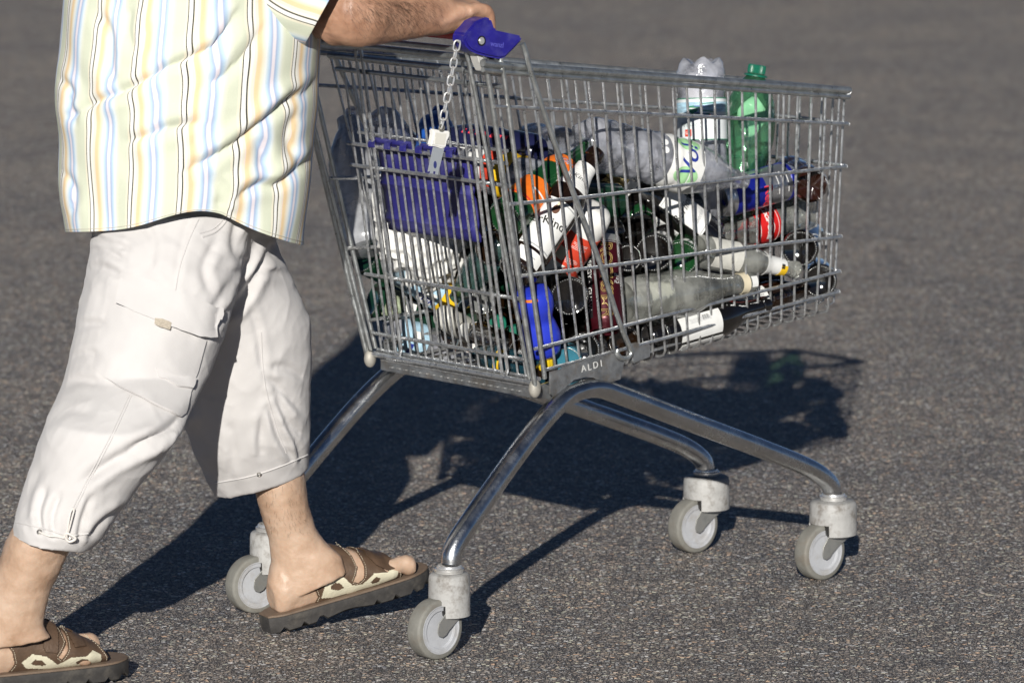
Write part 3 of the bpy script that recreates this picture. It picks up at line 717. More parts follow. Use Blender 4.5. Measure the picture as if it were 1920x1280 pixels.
bm_.rings([torso(.72, .10, .08), torso(.78, .13, .11), torso(.9, .16, .14, .015), torso(1.02, .175, .165, .025), torso(1.15, .175, .155, .02), torso(1.27, .185, .13), torso(1.36, .18, .115), torso(1.42, .13, .09), torso(1.455, .062, .062), torso(1.50, .056, .06, .015), torso(1.56, .05, .055, .02)])
HC = TC+FWD*.035+V((0, 0, 1.625))
HM = Matrix.Translation(HC) @ Matrix.Rotation(R(33), 4, 'Z') @ Matrix.Rotation(R(8), 4, 'Y')
bm_.sphere((0, 0, .01), (.098, .076, .112), 24, HM)
bm_.sphere((.03, 0, -.06), (.06, .054, .062), 18, HM)                       # jaw
bm_.rings([[HM @ V(p) for p in r_] for r_ in ([(.088, -.006, .022), (.088, .006, .022), (.092, .006, .018), (.092, -.006, .018)], [(.1, -.014, -.018), (.1, .014, -.018), (.118, .010, -.014), (.118, -.010, -.014)], [(.085, -.015, -.028), (.085, .015, -.028), (.108, .01, -.028), (.108, -.01, -.028)])])
for s_ in (1, -1):
    bm_.sphere((-.005, s_*.078, -.005), (.018, .008, .03), 12, HM); bm_.sphere((.082, s_*.03, .033), (.014, .02, .008), 12, HM)
bm_.tube([HM @ V((.083, -.022, -.058)), HM @ V((.092, 0, -.057)), HM @ V((.083, .022, -.058))], .007, 8); bm_.tube([HM @ V((.080, -.018, -.069)), HM @ V((.089, 0, -.070)), HM @ V((.080, .018, -.069))], .007, 8)
# arms
shR = TC+RGT*.185+V((0, 0, 1.36)); shL = TC-RGT*.185+V((0, 0, 1.36))
elR = onY(596, 6, 7.70); 
def H(u, v, w_): return cart(HUu+u, v, HWw+w_)
wrR = onv(848, 30, -.205)
limb(bm_, [shR, (shR+elR)/2+V((0, 0, -.005)), elR, onv(660, 23, -.2), onv(720, 21, -.2), onv(790, 22, -.203), wrR, onv(880, 22, -.205)],
     [(.055, .06), (.05, .055), (.046, .052), (.046, .056), (.044, .053), (.034, .043), (.031, .0285), (.036, .022)], HV, 24)
wrL = H(-.085, .155, .018); elL = TC-RGT*.25+FWD*.12+V((0, 0, 1.08))
limb(bm_, [shL, (shL+elL)/2, elL, elL.lerp(wrL, .4), wrL, H(-.05, .155, .024)], [(.055, .06), (.05, .055), (.044, .05), (.043, .048), (.031, .026), (.036, .02)], HV, 24)
def hand(v0, sgn):
    """fist round the handle bar; v0: little finger side, sgn: direction of the index"""
    def arc(a, r_, v): return H(r_*math.cos(R(a)), v, r_*math.sin(R(a)))
    # palm over the top of the bar
    rs = []
    for (u, w_, wd, th) in ((-.085, .020, .029, .021), (-.06, .026, .036, .021), (-.03, .034, .041, .020), (-.008, .036, .042, .017), (.010, .033, .042, .014)):
        c = H(u, v0+sgn*.034, w_); rs.append(ringc(c, HU+HW*.1, wd, th, HV, 22))
    bm_.rings(rs)
    for i, (r_, e) in enumerate(((.0105, -45), (.0112, -45), (.0112, -45), (.0106, -45))):
        v = v0+sgn*(.001+i*.0215); k = 1+(.1 if i in (1, 2) else 0)
        pts = [H(-.02, v, .036), H(.006, v, .0385*k), H(.024, v, .030), arc(22, .0300, v), arc(0, .0275, v), arc(-22, .0262, v+sgn*.001), arc(e, .0250, v+sgn*.001), arc(e-22, .0240, v+sgn*.001)]
        P = spline(pts, 4); n = len(P); rad = []
        for j in range(n):
            t = j/(n-1); kn = 1+.13*math.exp(-((t-.22)/.06)**2)+.10*math.exp(-((t-.52)/.06)**2)
            rad.append(r_*(1.06-.28*t)*kn)
        rad[-1] *= .6
        bm_.tube(P, rad, 14)
    vt = v0+sgn*.078
    bm_.tube(spline([H(-.06, v0+sgn*.055, .020), H(-.04, vt-.004*sgn, .020), H(-.022, vt+.004*sgn, .016), H(-.020, vt+.022*sgn, .012), H(-.012, vt+.042*sgn, .016)], 4), [.017]*4+[.0155]*4+[.013]*4+[.0125]*4+[.008], 14)
hand(-.236, 1); hand(.196, -1)
def body_disp(co, n):
    return .0011*noise.noise(co*38)+.0007*noise.noise(co*90)
bme = remeshed('body', bm_, .0030, 5, body_disp)
body = meshobj('body', bme, SKIN, person)
# toe nails
for M, big in ((FL, -1), (FR_, 1)):
    for y, r_, xe in ((.033, .0095, .272), (.012, .006, .264), (-.006, .0055, .256), (-.022, .005, .246), (-.037, .0048, .232)):
        MB().sphere((xe-.0085, y*big, SOLE_Z+r_*2.72), (r_*.85, r_*.8, .0022), 12, M @ Matrix.Translation((0, 0, 0))).build('toe_nail', mat('nail', (.62, .42, .33), .3), body)
# hair cap
hm_ = MB().sphere((-.012, 0, .03), (.104, .084, .108), 24, HM)
hme = remeshed('hair', hm_, .006, 2, lambda c, n: .006*noise.noise(c*60))
meshobj('hair', hme, mat('grey_hair', (.12, .10, .085), .7, var=.4, vscale=150, bump=.8, bscale=220), person)
for s_ in (1, -1): MB().sphere((.086, s_*.03, .02), .0115, 12, HM).build('eye', mat('eye_white', (.7, .68, .64), .2), body)
# fine dark hairs on the near forearm and shins
dg = None
def hairs(name, fn, n, root_mat):
    bvh = BVHTree.FromPolygons([v.co+ORG[person.name] for v in bme.vertices], [tuple(p.vertices) for p in bme.polygons]); hb_ = MB()
    for i in range(n):
        px_, py_, flow, ln = fn()
        r_ = ray(px_, py_).normalized(); loc, nn, idx, d = bvh.ray_cast(CAM, r_)
        if loc is None or d > 8.9: continue
        f = (flow-nn*flow.dot(nn)).normalized(); f = (f+V((random.gauss(0, .3), random.gauss(0, .3), random.gauss(0, .3)))).normalized()
        p0 = loc; p1 = loc+f*ln*.5+nn*ln*.22; p2 = loc+f*ln+nn*ln*.2; sd_ = nn.cross(f).normalized()*.00014
        b0 = len(hb_.v); hb_.v += [p0-sd_, p0+sd_, p1+sd_*.7, p1-sd_*.7, p2]
        hb_.f += [(b0, b0+1, b0+2, b0+3), (b0+3, b0+2, b0+4)]
    h_ = hb_.build(name, root_mat, body, smooth=False); h_['kind'] = 'stuff'
HAIRM = mat('body_hair', (.07, .04, .025), .5)
def fa():
    x = random.triangular(640, 840, 745); return x, random.uniform(-10, 72) if random.random() < .35 else random.uniform(0, 45), V((.55, .2, -.85)), random.uniform(.008, .015)
hairs('arm_hair', fa, 950, HAIRM)
def fs():
    y = random.uniform(885, 1000); return random.uniform(482, 590), y, V((.15, 0, -1)), random.uniform(.006, .012)
hairs('leg_hair', fs, 160, HAIRM)
# ---- sandals
SOLEM = mat('sole_rubber', (.045, .042, .040), .7, var=.25, vscale=50, bump=.4, bscale=140, dirt=(.16, .14, .11), dscale=25, damt=.3)
BED = mat('footbed', (.17, .12, .085), .7, var=.2, vscale=40, bump=.2)
LEATHER = mat('brown_leather', (.095, .058, .036), .55, var=.25, vscale=45, bump=.35, bscale=240)
LEDGE = mat('leather_edge', (.045, .028, .018), .6)
CREAM = mat('cream_leather', (.62, .58, .44), .65, var=.08, vscale=60, bump=.35, bscale=300)
THREAD = mat('thread', (.62, .55, .42), .7)
def sandal(M, big, polys, name_loc):
    sn = MB(); out = []
    def outline(x):     # half widths of the sole either side
        t = x/.305; base = .036+.016*math.sin(min(1, t*1.05)*math.pi*.62)**1.5
        if x < .03: base *= math.sqrt(max(0, 1-((.03-x)/.036)**2))
        if x > .245: base *= math.sqrt(max(0, 1-((x-.245)/.064)**2))
        return base
    xs = [-.004+.311*i/44 for i in range(45)]
    left = [(x, outline(max(0, x))) for x in xs]; pl = left+[(x, -y) for x, y in left[::-1]]
    sole = MB()
    # side wall with tread notches
    N = len(pl); rows = [[], [], [], [], []]
    for (x, y) in pl:
        notch = 1 if (abs((x*1000) % 34-17) < 4.5 and not (.10 < x < .155)) else 0
        arch = .007*math.exp(-((x-.135)/.035)**2)
        zb = .0005+arch+notch*.0075; k = .94
        rows[0].append(M @ V((x, y*.86, zb))); rows[1].append(M @ V((x, y*.97, zb+.003))); rows[2].append(M @ V((x, y*1.0, .017))); rows[3].append(M @ V((x, y*1.035, .021))); rows[4].append(M @ V((x, y*1.03, .0285)))
    sole.rings(rows, cap=True)
    s_ = sole.build('sandal', SOLEM, person)
    bd = MB(); bd.rings([[M @ V((x, y*.985, .0288)) for x, y in pl], [M @ V((x, y*.97, .0318)) for x, y in pl]]); bd.build('footbed', BED, s_, bevel=.001)
    # straps: cut from an offset of the foot surface by side outlines (x, z)
    def strap(poly, off, th, name, m, side=None, parent=s_, inner=()):
        x0 = min(p[0] for p in poly); x1 = max(p[0] for p in poly); nx = int((x1-x0)/.0014)+2; nt_ = 190
        mbs = MB(); idx = {}
        ring_cache = [foot_ring(x0+(x1-x0)*i/(nx-1), off, nt_) for i in range(nx)]
        ring_in = [foot_ring(x0+(x1-x0)*i/(nx-1), off-th, nt_) for i in range(nx)]
        keep = set()
        for i in range(nx-1):
            for k in range(nt_):
                c = (ring_cache[i][k]+ring_cache[i+1][(k+1) % nt_])/2
                if side and c.y*side < .0: continue
                if c.z < SOLE_Z-.001: continue
                if inpoly(c.x, c.z, poly) and not any(inpoly(c.x, c.z, q) for q in inner): keep.add((i, k))
        def vid(i, k, lay):
            k %= nt_
            if (i, k, lay) not in idx:
                idx[(i, k, lay)] = len(mbs.v); mbs.v.append(M @ (ring_cache if lay == 0 else ring_in)[i][k])
            return idx[(i, k, lay)]
        for (i, k) in keep:
            mbs.f.append((vid(i, k, 0), vid(i+1, k, 0), vid(i+1, k+1, 0), vid(i, k+1, 0)))
            mbs.f.append((vid(i, k, 1), vid(i, k+1, 1), vid(i+1, k+1, 1), vid(i+1, k, 1)))
            k2 = (k+1) % nt_
            for (di, dk, a, b) in ((-1, 0, (i, k), (i, k+1)), (1, 0, (i+1, k+1), (i+1, k)), (0, -1, (i+1, k), (i, k)), (0, 1, (i, k+1), (i+1, k+1))):
                if ((i+di), (k+dk) % nt_) not in keep:
                    mbs.f.append((vid(*a, 0), vid(*b, 0), vid(*b, 1), vid(*a, 1)))
        return mbs.build(name, m, parent, smooth=True)
    st_ = strap(polys['strap'], .0032, .003, 'strap', LEATHER)
    for sd_ in (1, -1):
        strap(polys['inlay'], .0044, .0014, 'inlay', CREAM, side=sd_, parent=s_, inner=polys['holes'])
    for i, q in enumerate(polys['velcro']):
        strap(q, .0068, .003, 'velcro_tab', LEATHER, parent=s_)
        cx = sum(p[0] for p in q)/len(q); cz = sum(p[1] for p in q)/len(q)
    # stitching
    def stitch(poly, off, shrink):
        th_ = MB(); 
        cx = sum(p[0] for p in poly)/len(poly); cz = sum(p[1] for p in poly)/len(poly); n = len(poly); pts = []
        ar = sum(poly[i-1][0]*poly[i][1]-poly[i][0]*poly[i-1][1] for i in range(n)); sg_ = 1 if ar > 0 else -1
        for i in range(n):
            (xa, za), (xb, zb) = poly[i], poly[(i+1) % n]; ln = math.hypot(xb-xa, zb-za)
            if ln < .003: continue
            nx_, nz_ = -(zb-za)/ln*sg_*shrink, (xb-xa)/ln*sg_*shrink; m_ = int(ln/.0030)
            for j in range(m_):
                t0, t1 = (j+.15)/m_, (j+.75)/m_
                pts.append(((xa+(xb-xa)*t0+nx_, za+(zb-za)*t0+nz_), (xa+(xb-xa)*t1+nx_, za+(zb-za)*t1+nz_)))
        for side in (1, -1):
            for (p, q) in pts:
                w3 = []
                for (x, z) in (p, q):
                    rg = foot_ring(x, off, 60); best = min((g for g in rg if g.y*side >= 0), key=lambda g: abs(g.z-z)); bad = abs(best.z-z) > .004
                    w3.append(M @ V((x, best.y+side*.0003, z)))
                if min(p[1], q[1]) > SOLE_Z+.002 and not bad: th_.tube(w3, .00042, 5)
        o_ = th_.build('stitching', THREAD, s_); o_['kind'] = 'stuff'
    stitch(polys['strap'], .0034, .0022)
    return s_
def tolocal(pxs, M, ref):        # photograph outline -> (x, z) of the sandal, taken on the camera side of the foot
    Mi = M.inverted(); out = []
    for (x, y) in pxs:
        r_ = Mi.to_3x3() @ ray(x, y); o_ = Mi @ CAM; t = (-.038-o_.y)/r_.y; p = o_+r_*t; out.append((p.x, p.z))
    return out
SL = {'strap': [(593, 1150), (599, 1119), (593, 1107), (580, 1106), (584, 1079), (610, 1074), (625, 1047), (620, 1015), (645, 1015), (662, 1040), (668, 1062), (659, 1089), (670, 1092), (679, 1081), (681, 1059), (676, 1036), (690, 1020), (720, 1015), (734, 1036), (744, 1051), (755, 1085), (755, 1110), (650, 1150)],
      'inlay': [(605, 1122), (610, 1089), (625, 1076), (640, 1079), (659, 1096), (677, 1094), (696, 1072), (722, 1070), (734, 1053), (743, 1062), (741, 1081), (707, 1096), (662, 1111), (625, 1121)],
      'holes': [[(619, 1098), (627, 1091), (636, 1092), (646, 1102), (632, 1106), (621, 1104)], [(691, 1089), (700, 1078), (708, 1081), (707, 1089), (696, 1093)]],
      'velcro': [[(690, 1040), (712, 1020), (735, 1040), (738, 1062), (722, 1066), (702, 1056)]]}
SLl = {k: ([tolocal(p, FL, 0) for p in v] if k in ('holes', 'velcro') else tolocal(v, FL, 0)) for k, v in SL.items()}
sandal(FL, -1, SLl, 'l')
def c3(l): return [(x*.3906, 780+y*.3906) for x, y in l]
SR = {'strap': c3([(40, 1260), (75, 1190), (60, 1130), (45, 1110), (52, 1052), (130, 1060), (180, 1040), (215, 960), (290, 960), (312, 1080), (270, 1150), (290, 1165), (320, 1110), (330, 1020), (410, 1020), (480, 1090), (515, 1150), (525, 1200), (480, 1240), (250, 1270)]),
      'inlay': c3([(105, 1180), (150, 1138), (215, 1148), (275, 1190), (330, 1150), (400, 1145), (440, 1118), (480, 1140), (485, 1180), (400, 1200), (260, 1215), (130, 1212)]),
      'holes': [c3([(148, 1185), (165, 1165), (200, 1170), (222, 1190), (205, 1197), (160, 1194)]), c3([(355, 1175), (380, 1157), (410, 1160), (425, 1172), (400, 1182), (365, 1186)])],
      'velcro': [c3([(200, 1100), (225, 985), (288, 1000), (262, 1130), (208, 1122)]), c3([(335, 1040), (405, 1045), (408, 1095), (350, 1100)])]}
SRl = {k: ([tolocal(p, FR_, 0) for p in v] if k in ('holes', 'velcro') else tolocal(v, FR_, 0)) for k, v in SR.items()}
sandal(FR_, 1, SRl, 'r')
# ---- trousers
tb = MB()
rN = [((172, 395), (500, 385), 7.74, .135), ((172, 450), (475, 440), 7.71, .135), ((158, 520), (456, 505), 7.68, .130), ((142, 610), (430, 590), 7.65, .126), ((122, 700), (398, 690), 7.62, .120), ((92, 790), (345, 800), yr+.05, .112), ((60, 870), (280, 888), yr+.03, .103), ((34, 935), (220, 960), yr+.012, .092), ((21, 975), (190, 1005), yr, .088), ((17, 1000), (168, 1030), yr, .084)]
rF = [((300, 395), (525, 395), 7.80, .15), ((330, 460), (518, 455), 7.83, .14), ((335, 540), (548, 525), 7.86, .125), ((330, 620), (580, 600), 7.88, .12), ((333, 700), (583, 690), 7.89, .115), ((340, 770), (582, 765), 7.90, .11), ((364, 850), (581, 825), 7.92, .10), ((392, 905), (580, 858), 7.94, .09), ((406, 929), (579, 878), 7.95, .085)]
tb.rings([ring2(l, r_, y, d, 36) for l, r_, y, d in rN]); tb.rings([ring2(l, r_, y, d, 36) for l, r_, y, d in rF])
tb.rings([torso(.70, .12, .10), torso(.76, .165, .135), torso(.85, .175, .15), torso(.95, .175, .15)])
def cloth(co, n):
    r1 = 1-abs(noise.noise(V((co.x*16+co.z*9, co.y*9, co.z*10-co.x*4))))*2; r2 = 1-abs(noise.noise(V((co.x*40-co.z*22, co.y*18, co.z*30))))*2
    # creases: long folds falling from the hip plus smaller crumples near the hems
    q = V((co.x*9+co.z*5, co.y*6, co.z*2.2)); f = noise.noise(q)*.006
    q2 = V((co.x*26-co.z*20, co.y*12, co.z*14)); f += noise.noise(q2)*.0014
    hem = math.exp(-((co.z-.30)/.09)**2); q3 = V((co.x*30+co.z*22, co.y*14, co.z*24)); f += noise.noise(q3)*.0022*hem
    hip = math.exp(-((co.z-.66)/.07)**2); q4 = V((co.x*20+co.z*34, co.y*10, co.z*18)); f += (abs(noise.noise(q4))-.2)*.005*hip
    return f+.0015*max(0, r1)**3+.0005*max(0, r2)**3
tme = remeshed('trousers', tb, .0038, 6, cloth)
def c2(l): return [(x*.5158, 380+y*.5158) for x, y in l]
apply_crease(tme, (0, 0, 0), [
 (c2([(320, 110), (400, 150), (460, 165)]), .005, 7, .8), (c2([(310, 180), (380, 172), (450, 205)]), .004, 7, .8), (c2([(295, 255), (360, 235), (440, 265)]), .004, 8, .8),
 (c2([(320, 270), (300, 340), (270, 420)]), .003, 9, .8), (c2([(870, 40), (850, 150), (885, 225)]), .006, 8, .9), (c2([(1000, 150), (935, 245), (880, 350), (800, 425)]), .008, 9, .9),
 (c2([(960, 80), (905, 200), (860, 265)]), .006, 8, .9), (c2([(1000, 215), (945, 235), (1040, 262)]), .005, 8, .8), (c2([(860, 270), (780, 385), (760, 480)]), .005, 9, .8),
 (c2([(905, 380), (935, 460), (960, 640)]), .003, 7, .7), (c2([(665, 795), (570, 855), (400, 945), (300, 1015)]), .009, 10, .9), (c2([(700, 735), (600, 830), (480, 890)]), .006, 9, .8),
 (c2([(1112, 640), (1040, 600), (985, 600)]), .004, 8, .8), (c2([(1105, 760), (1030, 690), (975, 640)]), .005, 8, .8), (c2([(1100, 850), (1045, 790), (1000, 690)]), .006, 7, .8),
 (c2([(1065, 930), (1015, 850), (980, 740)]), .006, 7, .8), (c2([(1095, 945), (1080, 880), (1035, 800)]), .006, 6, .8), (c2([(950, 920), (945, 860), (960, 760)]), .004, 7, .8), (c2([(830, 1010), (850, 900), (830, 800)]), .003, 9, .7),
 (c2([(150, 1195), (140, 1120), (165, 1040)]), .005, 6, .8), (c2([(195, 1210), (188, 1140), (215, 1060)]), .005, 6, .8), (c2([(285, 1235), (300, 1150), (330, 1070)]), .006, 6, .8), (c2([(325, 1215), (375, 1155), (450, 1110)]), .007, 7, .8),
 (c2([(90, 1150), (100, 1060), (150, 960)]), .003, 8, .7), (c2([(245, 475), (320, 440), (380, 440)]), .004, 8, .7), (c2([(235, 565), (320, 545), (360, 560)]), .003, 8, .7), (c2([(190, 690), (290, 645), (360, 655)]), .004, 9, .7), (c2([(150, 820), (240, 760), (330, 760)]), .003, 9, .7),
 (c2([(690, 60), (660, 160), (640, 260)]), .003, 8, .6), (c2([(520, 60), (560, 150), (540, 240)]), .003, 9, .6), (c2([(780, 150), (740, 240), (770, 330)]), .004, 9, .7)])
trous = meshobj('trousers', tme, COTTON, person)
# open the hems: the remeshed legs end in flat caps a little inside the cloth tube -> recess them
tbvh = BVHTree.FromPolygons([v.co+ORG[person.name] for v in tme.vertices], [tuple(p.vertices) for p in tme.polygons])
def patch(poly, name, off, th, m, parent, step=5, bvh=None, curve=None):
    """cloth piece cut to an outline and laid on the cloth below it"""
    bvh = bvh or tbvh; pts = []; n = len(poly); edges = []
    for i in range(n):
        (x0, y0), (x1, y1) = poly[i], poly[(i+1) % n]; k = max(1, int(math.hypot(x1-x0, y1-y0)/step))
        for j in range(k): pts.append((x0+(x1-x0)*j/k, y0+(y1-y0)*j/k))
    nb = len(pts); edges = [(i, (i+1) % nb) for i in range(nb)]
    xs = [p[0] for p in poly]; ys = [p[1] for p in poly]
    y = min(ys)+step/2
    while y < max(ys):
        x = min(xs)+step/2
        while x < max(xs):
            if inpoly(x, y, poly): pts.append((x+random.uniform(-1, 1), y+random.uniform(-1, 1)))
            x += step
        y += step
    r_ = delaunay_2d_cdt([V((p[0], p[1])) for p in pts], edges, [], 1, 1e-4)
    vs, fs = r_[0], r_[2]; top = []; bot = []; last = None
    for v in vs:
        d = ray(v.x, v.y).normalized(); loc, nn, i_, ds = bvh.ray_cast(CAM, d)
        if loc is None:
            P = CAM+d*(7.7); loc, nn, i_, ds = bvh.find_nearest(P)
        if nn.dot(d) > 0: nn = -nn
        o_ = off if not callable(off) else off(v.x, v.y)
        top.append(loc+nn*(o_+th)); bot.append(loc+nn*(o_-.0015))
    mb_ = MB(); N = len(vs); mb_.v = top+bot
    for f in fs: mb_.f.append(tuple(f)); mb_.f.append(tuple(i+N for i in f)[::-1])
    from collections import Counter
    cnt = Counter()
    for f in fs:
        for a, b in zip(f, f[1:]+f[:1] if isinstance(f, list) else list(f[1:])+[f[0]]): cnt[(min(a, b), max(a, b))] += 1
    for f in fs:
        ff = list(f)
        for a, b in zip(ff, ff[1:]+ff[:1]):
            if cnt[(min(a, b), max(a, b))] == 1: mb_.f.append((a, a+N, b+N, b))
    return mb_.build(name, m, parent)
def c2(l): return [(x*.5158, 380+y*.5158) for x, y in l]
patch(c2([(340, 600), (375, 460), (410, 365), (520, 400), (620, 450), (745, 500), (715, 610), (690, 690), (668, 765), (650, 776), (560, 740), (430, 672)]), 'cargo_pocket', lambda x, y: .001+.006*max(0, 1-abs(x-265)/90), .003, COTTON, trous, 6)
patch(c2([(432, 365), (450, 255), (560, 290), (700, 350), (800, 388), (765, 496), (700, 480), (600, 445), (500, 400)]), 'pocket_flap', lambda x, y: .006+.007*max(0, (y-540)/90), .003, COTTON, trous, 6)
patch(c2([(566, 425), (590, 428), (618, 440), (612, 464), (566, 446)]), 'pocket_loop', .014, .0015, mat('tan_tape', (.40, .35, .28), .8, var=.3, vscale=400), trous, 4)
patch(c2([(565, 600), (640, 630), (700, 645), (690, 680), (640, 676), (575, 640)]), 'pocket_tab', .008, .002, COTTON, trous, 5)
def seam(pts, name='seam', r_=.0011):
    P = []
    for x, y in spline([V((a, b, 0)) for a, b in pts], 8) and [(p.x, p.y) for p in spline([V((a, b, 0)) for a, b in pts], 8)]:
        d = ray(x, y).normalized(); loc, nn, i_, ds = tbvh.ray_cast(CAM, d)
        if loc is not None: P.append(loc+nn*.0004)
    if len(P) > 2: MB().tube(P, r_, 6).build(name, COTTON, trous)
seam(c2([(722, 60), (690, 130), (655, 230), (635, 330)])); seam(c2([(470, 700), (400, 850), (330, 980), (265, 1110)]))
seam(c2([(478, 702), (408, 853), (338, 983), (275, 1110)])); seam(c2([(950, 470), (960, 640), (1000, 800), (1040, 910)]))
seam([(26, 978), (80, 990), (130, 1003), (172, 998)], r_=.0014); seam([(402, 905), (470, 892), (530, 872), (576, 852)], r_=.0014)
seam(c2([(735, 125), (780, 108), (815, 75), (830, 40)]), r_=.0018); seam(c2([(725, 112), (770, 98), (805, 68), (820, 40)]))
for (x, y) in ((74, 997), (131, 1012), (486, 889)):
    d = ray(x, y).normalized(); loc, nn, i_, ds = tbvh.ray_cast(CAM, d)
    Mx = Matrix.Translation(loc) @ nn.to_track_quat('Z', 'Y').to_matrix().to_4x4()
    MB().lathe([(.0018, -.001), (.0018, .001), (.003, .0018), (.0045, .001), (.0045, -.001)], 16, Mx).build('eyelet', mat('eyelet_metal', (.35, .33, .3), .35, .9), trous)
def onT(x, y, off=.004):
    d = ray(x, y).normalized(); loc, nn, i_, ds = tbvh.ray_cast(CAM, d); return loc+nn*off
MB().tube(spline([onT(74, 997, .001), onT(90, 1003), onT(108, 1005), onT(120, 1006, .006), onT(128, 992, .010), onT(140, 968, .012), onT(143, 952, .008), onT(136, 956, .012), onT(130, 980, .012), onT(122, 1003, .01), onT(131, 1012, .001)], 5), .0014, 7).build('drawstring', mat('cord_white', (.72, .68, .64), .8), trous)
MB().tube(spline([onT(118, 1003, .008), onT(130, 996, .012), onT(140, 1004, .010), onT(130, 1010, .01), onT(118, 1004, .01)], 5), .002, 7).build('drawstring', mat('cord_white', (.72, .68, .64), .8), trous)
# ---- shirt
def shirt_rows():
    rows = [(-330, 190, 545), (-260, 160, 565), (-170, 142, 580), (-80, 130, 592), (0, 121, 599), (70, 112, 602), (140, 107, 601), (200, 107, 597), (260, 109, 590), (320, 112, 584), (380, 115, 578), (432, 118, 573)]
    out = []
    for i in range(len(rows)-1):
        for k in range(9):
            t = k/9; a, b = rows[i], rows[i+1]; out.append(tuple(a[j]+(b[j]-a[j])*t for j in range(3)))
    out.append(rows[-1]); return out
SR_ = shirt_rows(); NS = 260; sv = MB(); uvs = []
for (y, xl, xr) in SR_:
    r_ = []; lv = min(1, max(0, (y+330)/762))
    A = onY(xl, y, 7.74); B = onY(xr, y, 7.74); c = (A+B)/2; a = (B-A).length/2
    for k in range(NS):
        th = 2*math.pi*k/NS; ca, sa = math.cos(th), math.sin(th)
        # hem: curved shirt tail on each side
        hem = 0
        if y > 250:
            t_ = (y-250)/182; x_ = ca
            prof = -40*math.exp(-((x_-.18)/.45)**2)+24*max(0, x_-.35)/.6+4
            hem = prof*t_**2
        dp = .205-.034*min(1, max(0, (y-200)/230))
        Pz = onY(960, y+hem, 7.74+dp*min(0, sa)).z
        p = V((c.x+a*ca, 7.74+dp*sa, Pz))
        # draped folds running down from the front to the back hip
        q = p.x*1.0; z = p.z; dg_ = (p.x+.55)*.75-(z-.85)*.62
        amp = .3+.7*lv
        f = .008*math.sin(dg_*40+2.3*noise.noise(V((p.x*4, p.y*3, z*3))))*max(0, noise.noise(V((p.x*5+7, p.y*4, z*4)))*1.2+.35)
        f += .011*noise.noise(V((p.x*7, p.y*7, z*2.2)))*amp+.005*noise.noise(V((p.x*18+z*9, p.y*12, z*9)))
        if xl is not None and ca < -.55: f += .006*math.sin(z*38+ca*9)*(-.55-ca)*2
        f *= (1-.6*abs(ca)**6)
        p = p+V((ca, sa*.9, 0))*f
        r_.append(p)
        u = (th/(2*math.pi))*-15.0
        wob = .15*noise.noise(V((p.x*5, p.y*4, z*3.2)))+.035*noise.noise(V((p.x*14, p.y*9, z*13)))
        uvs.append((u*1.0+.36+wob*1.0+(z-.75)*.85*0.6, z))
    sv.rings([r_], cap=False) if 0 else sv.v.extend(r_)
nr = len(SR_)
for i in range(nr-1):
    for k in range(NS): sv.f.append((i*NS+k, i*NS+(k+1) % NS, (i+1)*NS+(k+1) % NS, (i+1)*NS+k))
def shirt_obj(name, mb, uvl, ns, parent, wrap):
    o = mb.build(name, SHIRT, parent); me = o.data; L_ = me.uv_layers.new(name='UVMap')
    for p in me.polygons:
        us = [uvl[v][0] for v in p.vertices]
        for li, v in zip(p.loop_indices, p.vertices):
            u = uvl[v][0]
            if max(us)-min(us) > wrap*.5 and u > max(us)-wrap*.5 and 1: u -= wrap
            L_.data[li].uv = (u, uvl[v][1])
    m_ = o.modifiers.new('s', 'SOLIDIFY'); m_.thickness = .0016; m_.offset = -1
    m2 = o.modifiers.new('u', 'SUBSURF'); m2.levels = 1; m2.render_levels = 1
    return o
shirt = shirt_obj('shirt', sv, uvs, NS, person, 15.0)
def c4(l): return [(x*.3593+90, y*.3593) for x, y in l]
apply_crease(shirt.data, tuple(ORG[person.name]), [
 (c4([(110, 620), (300, 520), (480, 440), (610, 360), (760, 290), (850, 245), (905, 185), (960, 90)]), 0.0072, 10.4, 1.), (c4([(430, 745), (540, 705), (640, 665), (790, 640)]), 0.0050, 11.7, 1.), (c4([(750, 870), (900, 790), (1010, 715), (1090, 650), (1200, 560), (1270, 490)]), 0.0065, 10.4, 1.),
 (c4([(1000, 1010), (1090, 960), (1190, 955), (1290, 880), (1390, 800)]), 0.0065, 10.4, 1.), (c4([(830, 440), (900, 400), (1000, 300), (1090, 180)]), 0.0043, 11.7, 1.), (c4([(1200, 530), (1330, 480), (1400, 400)]), 0.0043, 10.4, 1.), (c4([(50, 410), (110, 480), (105, 560), (140, 640)]), 0.0043, 9.1, 1.),
 (c4([(260, 80), (320, 190), (310, 330), (330, 440)]), 0.0043, 11.7, .9), (c4([(420, 40), (400, 150), (430, 260)]), 0.0043, 11.7, .9), (c4([(560, 60), (510, 200), (520, 330)]), 0.0029, 13.0, .9), (c4([(70, 900), (130, 1000), (110, 1120)]), 0.0036, 10.4, .9), (c4([(880, 930), (920, 1010), (900, 1080)]), 0.0036, 10.4, .9),
 (c4([(1100, 700), (1130, 820), (1110, 930)]), 0.0036, 11.7, .8), (c4([(620, 400), (560, 560), (580, 700)]), 0.0022, 13.0, .8), (c4([(1300, 600), (1260, 720), (1310, 860)]), 0.0036, 10.4, .8), (c4([(900, 0), (880, 250), (800, 600), (760, 900), (745, 1090)]), .0022, 2.5, .3)], .9)
o0 = ORG[person.name]; hemrow = [shirt.data.vertices[(nr-2)*NS+k].co.copy()+o0 for k in range(NS)]; cen_ = sum(hemrow, V((0, 0, 0)))/NS
MB().tube([q+V((q.x-cen_.x, q.y-cen_.y, 0)).normalized()*.0006 for q in hemrow], .0006, 5, closed=True).build('hem_stitch', mat('hem_thread', (.55, .53, .45), .8), shirt)
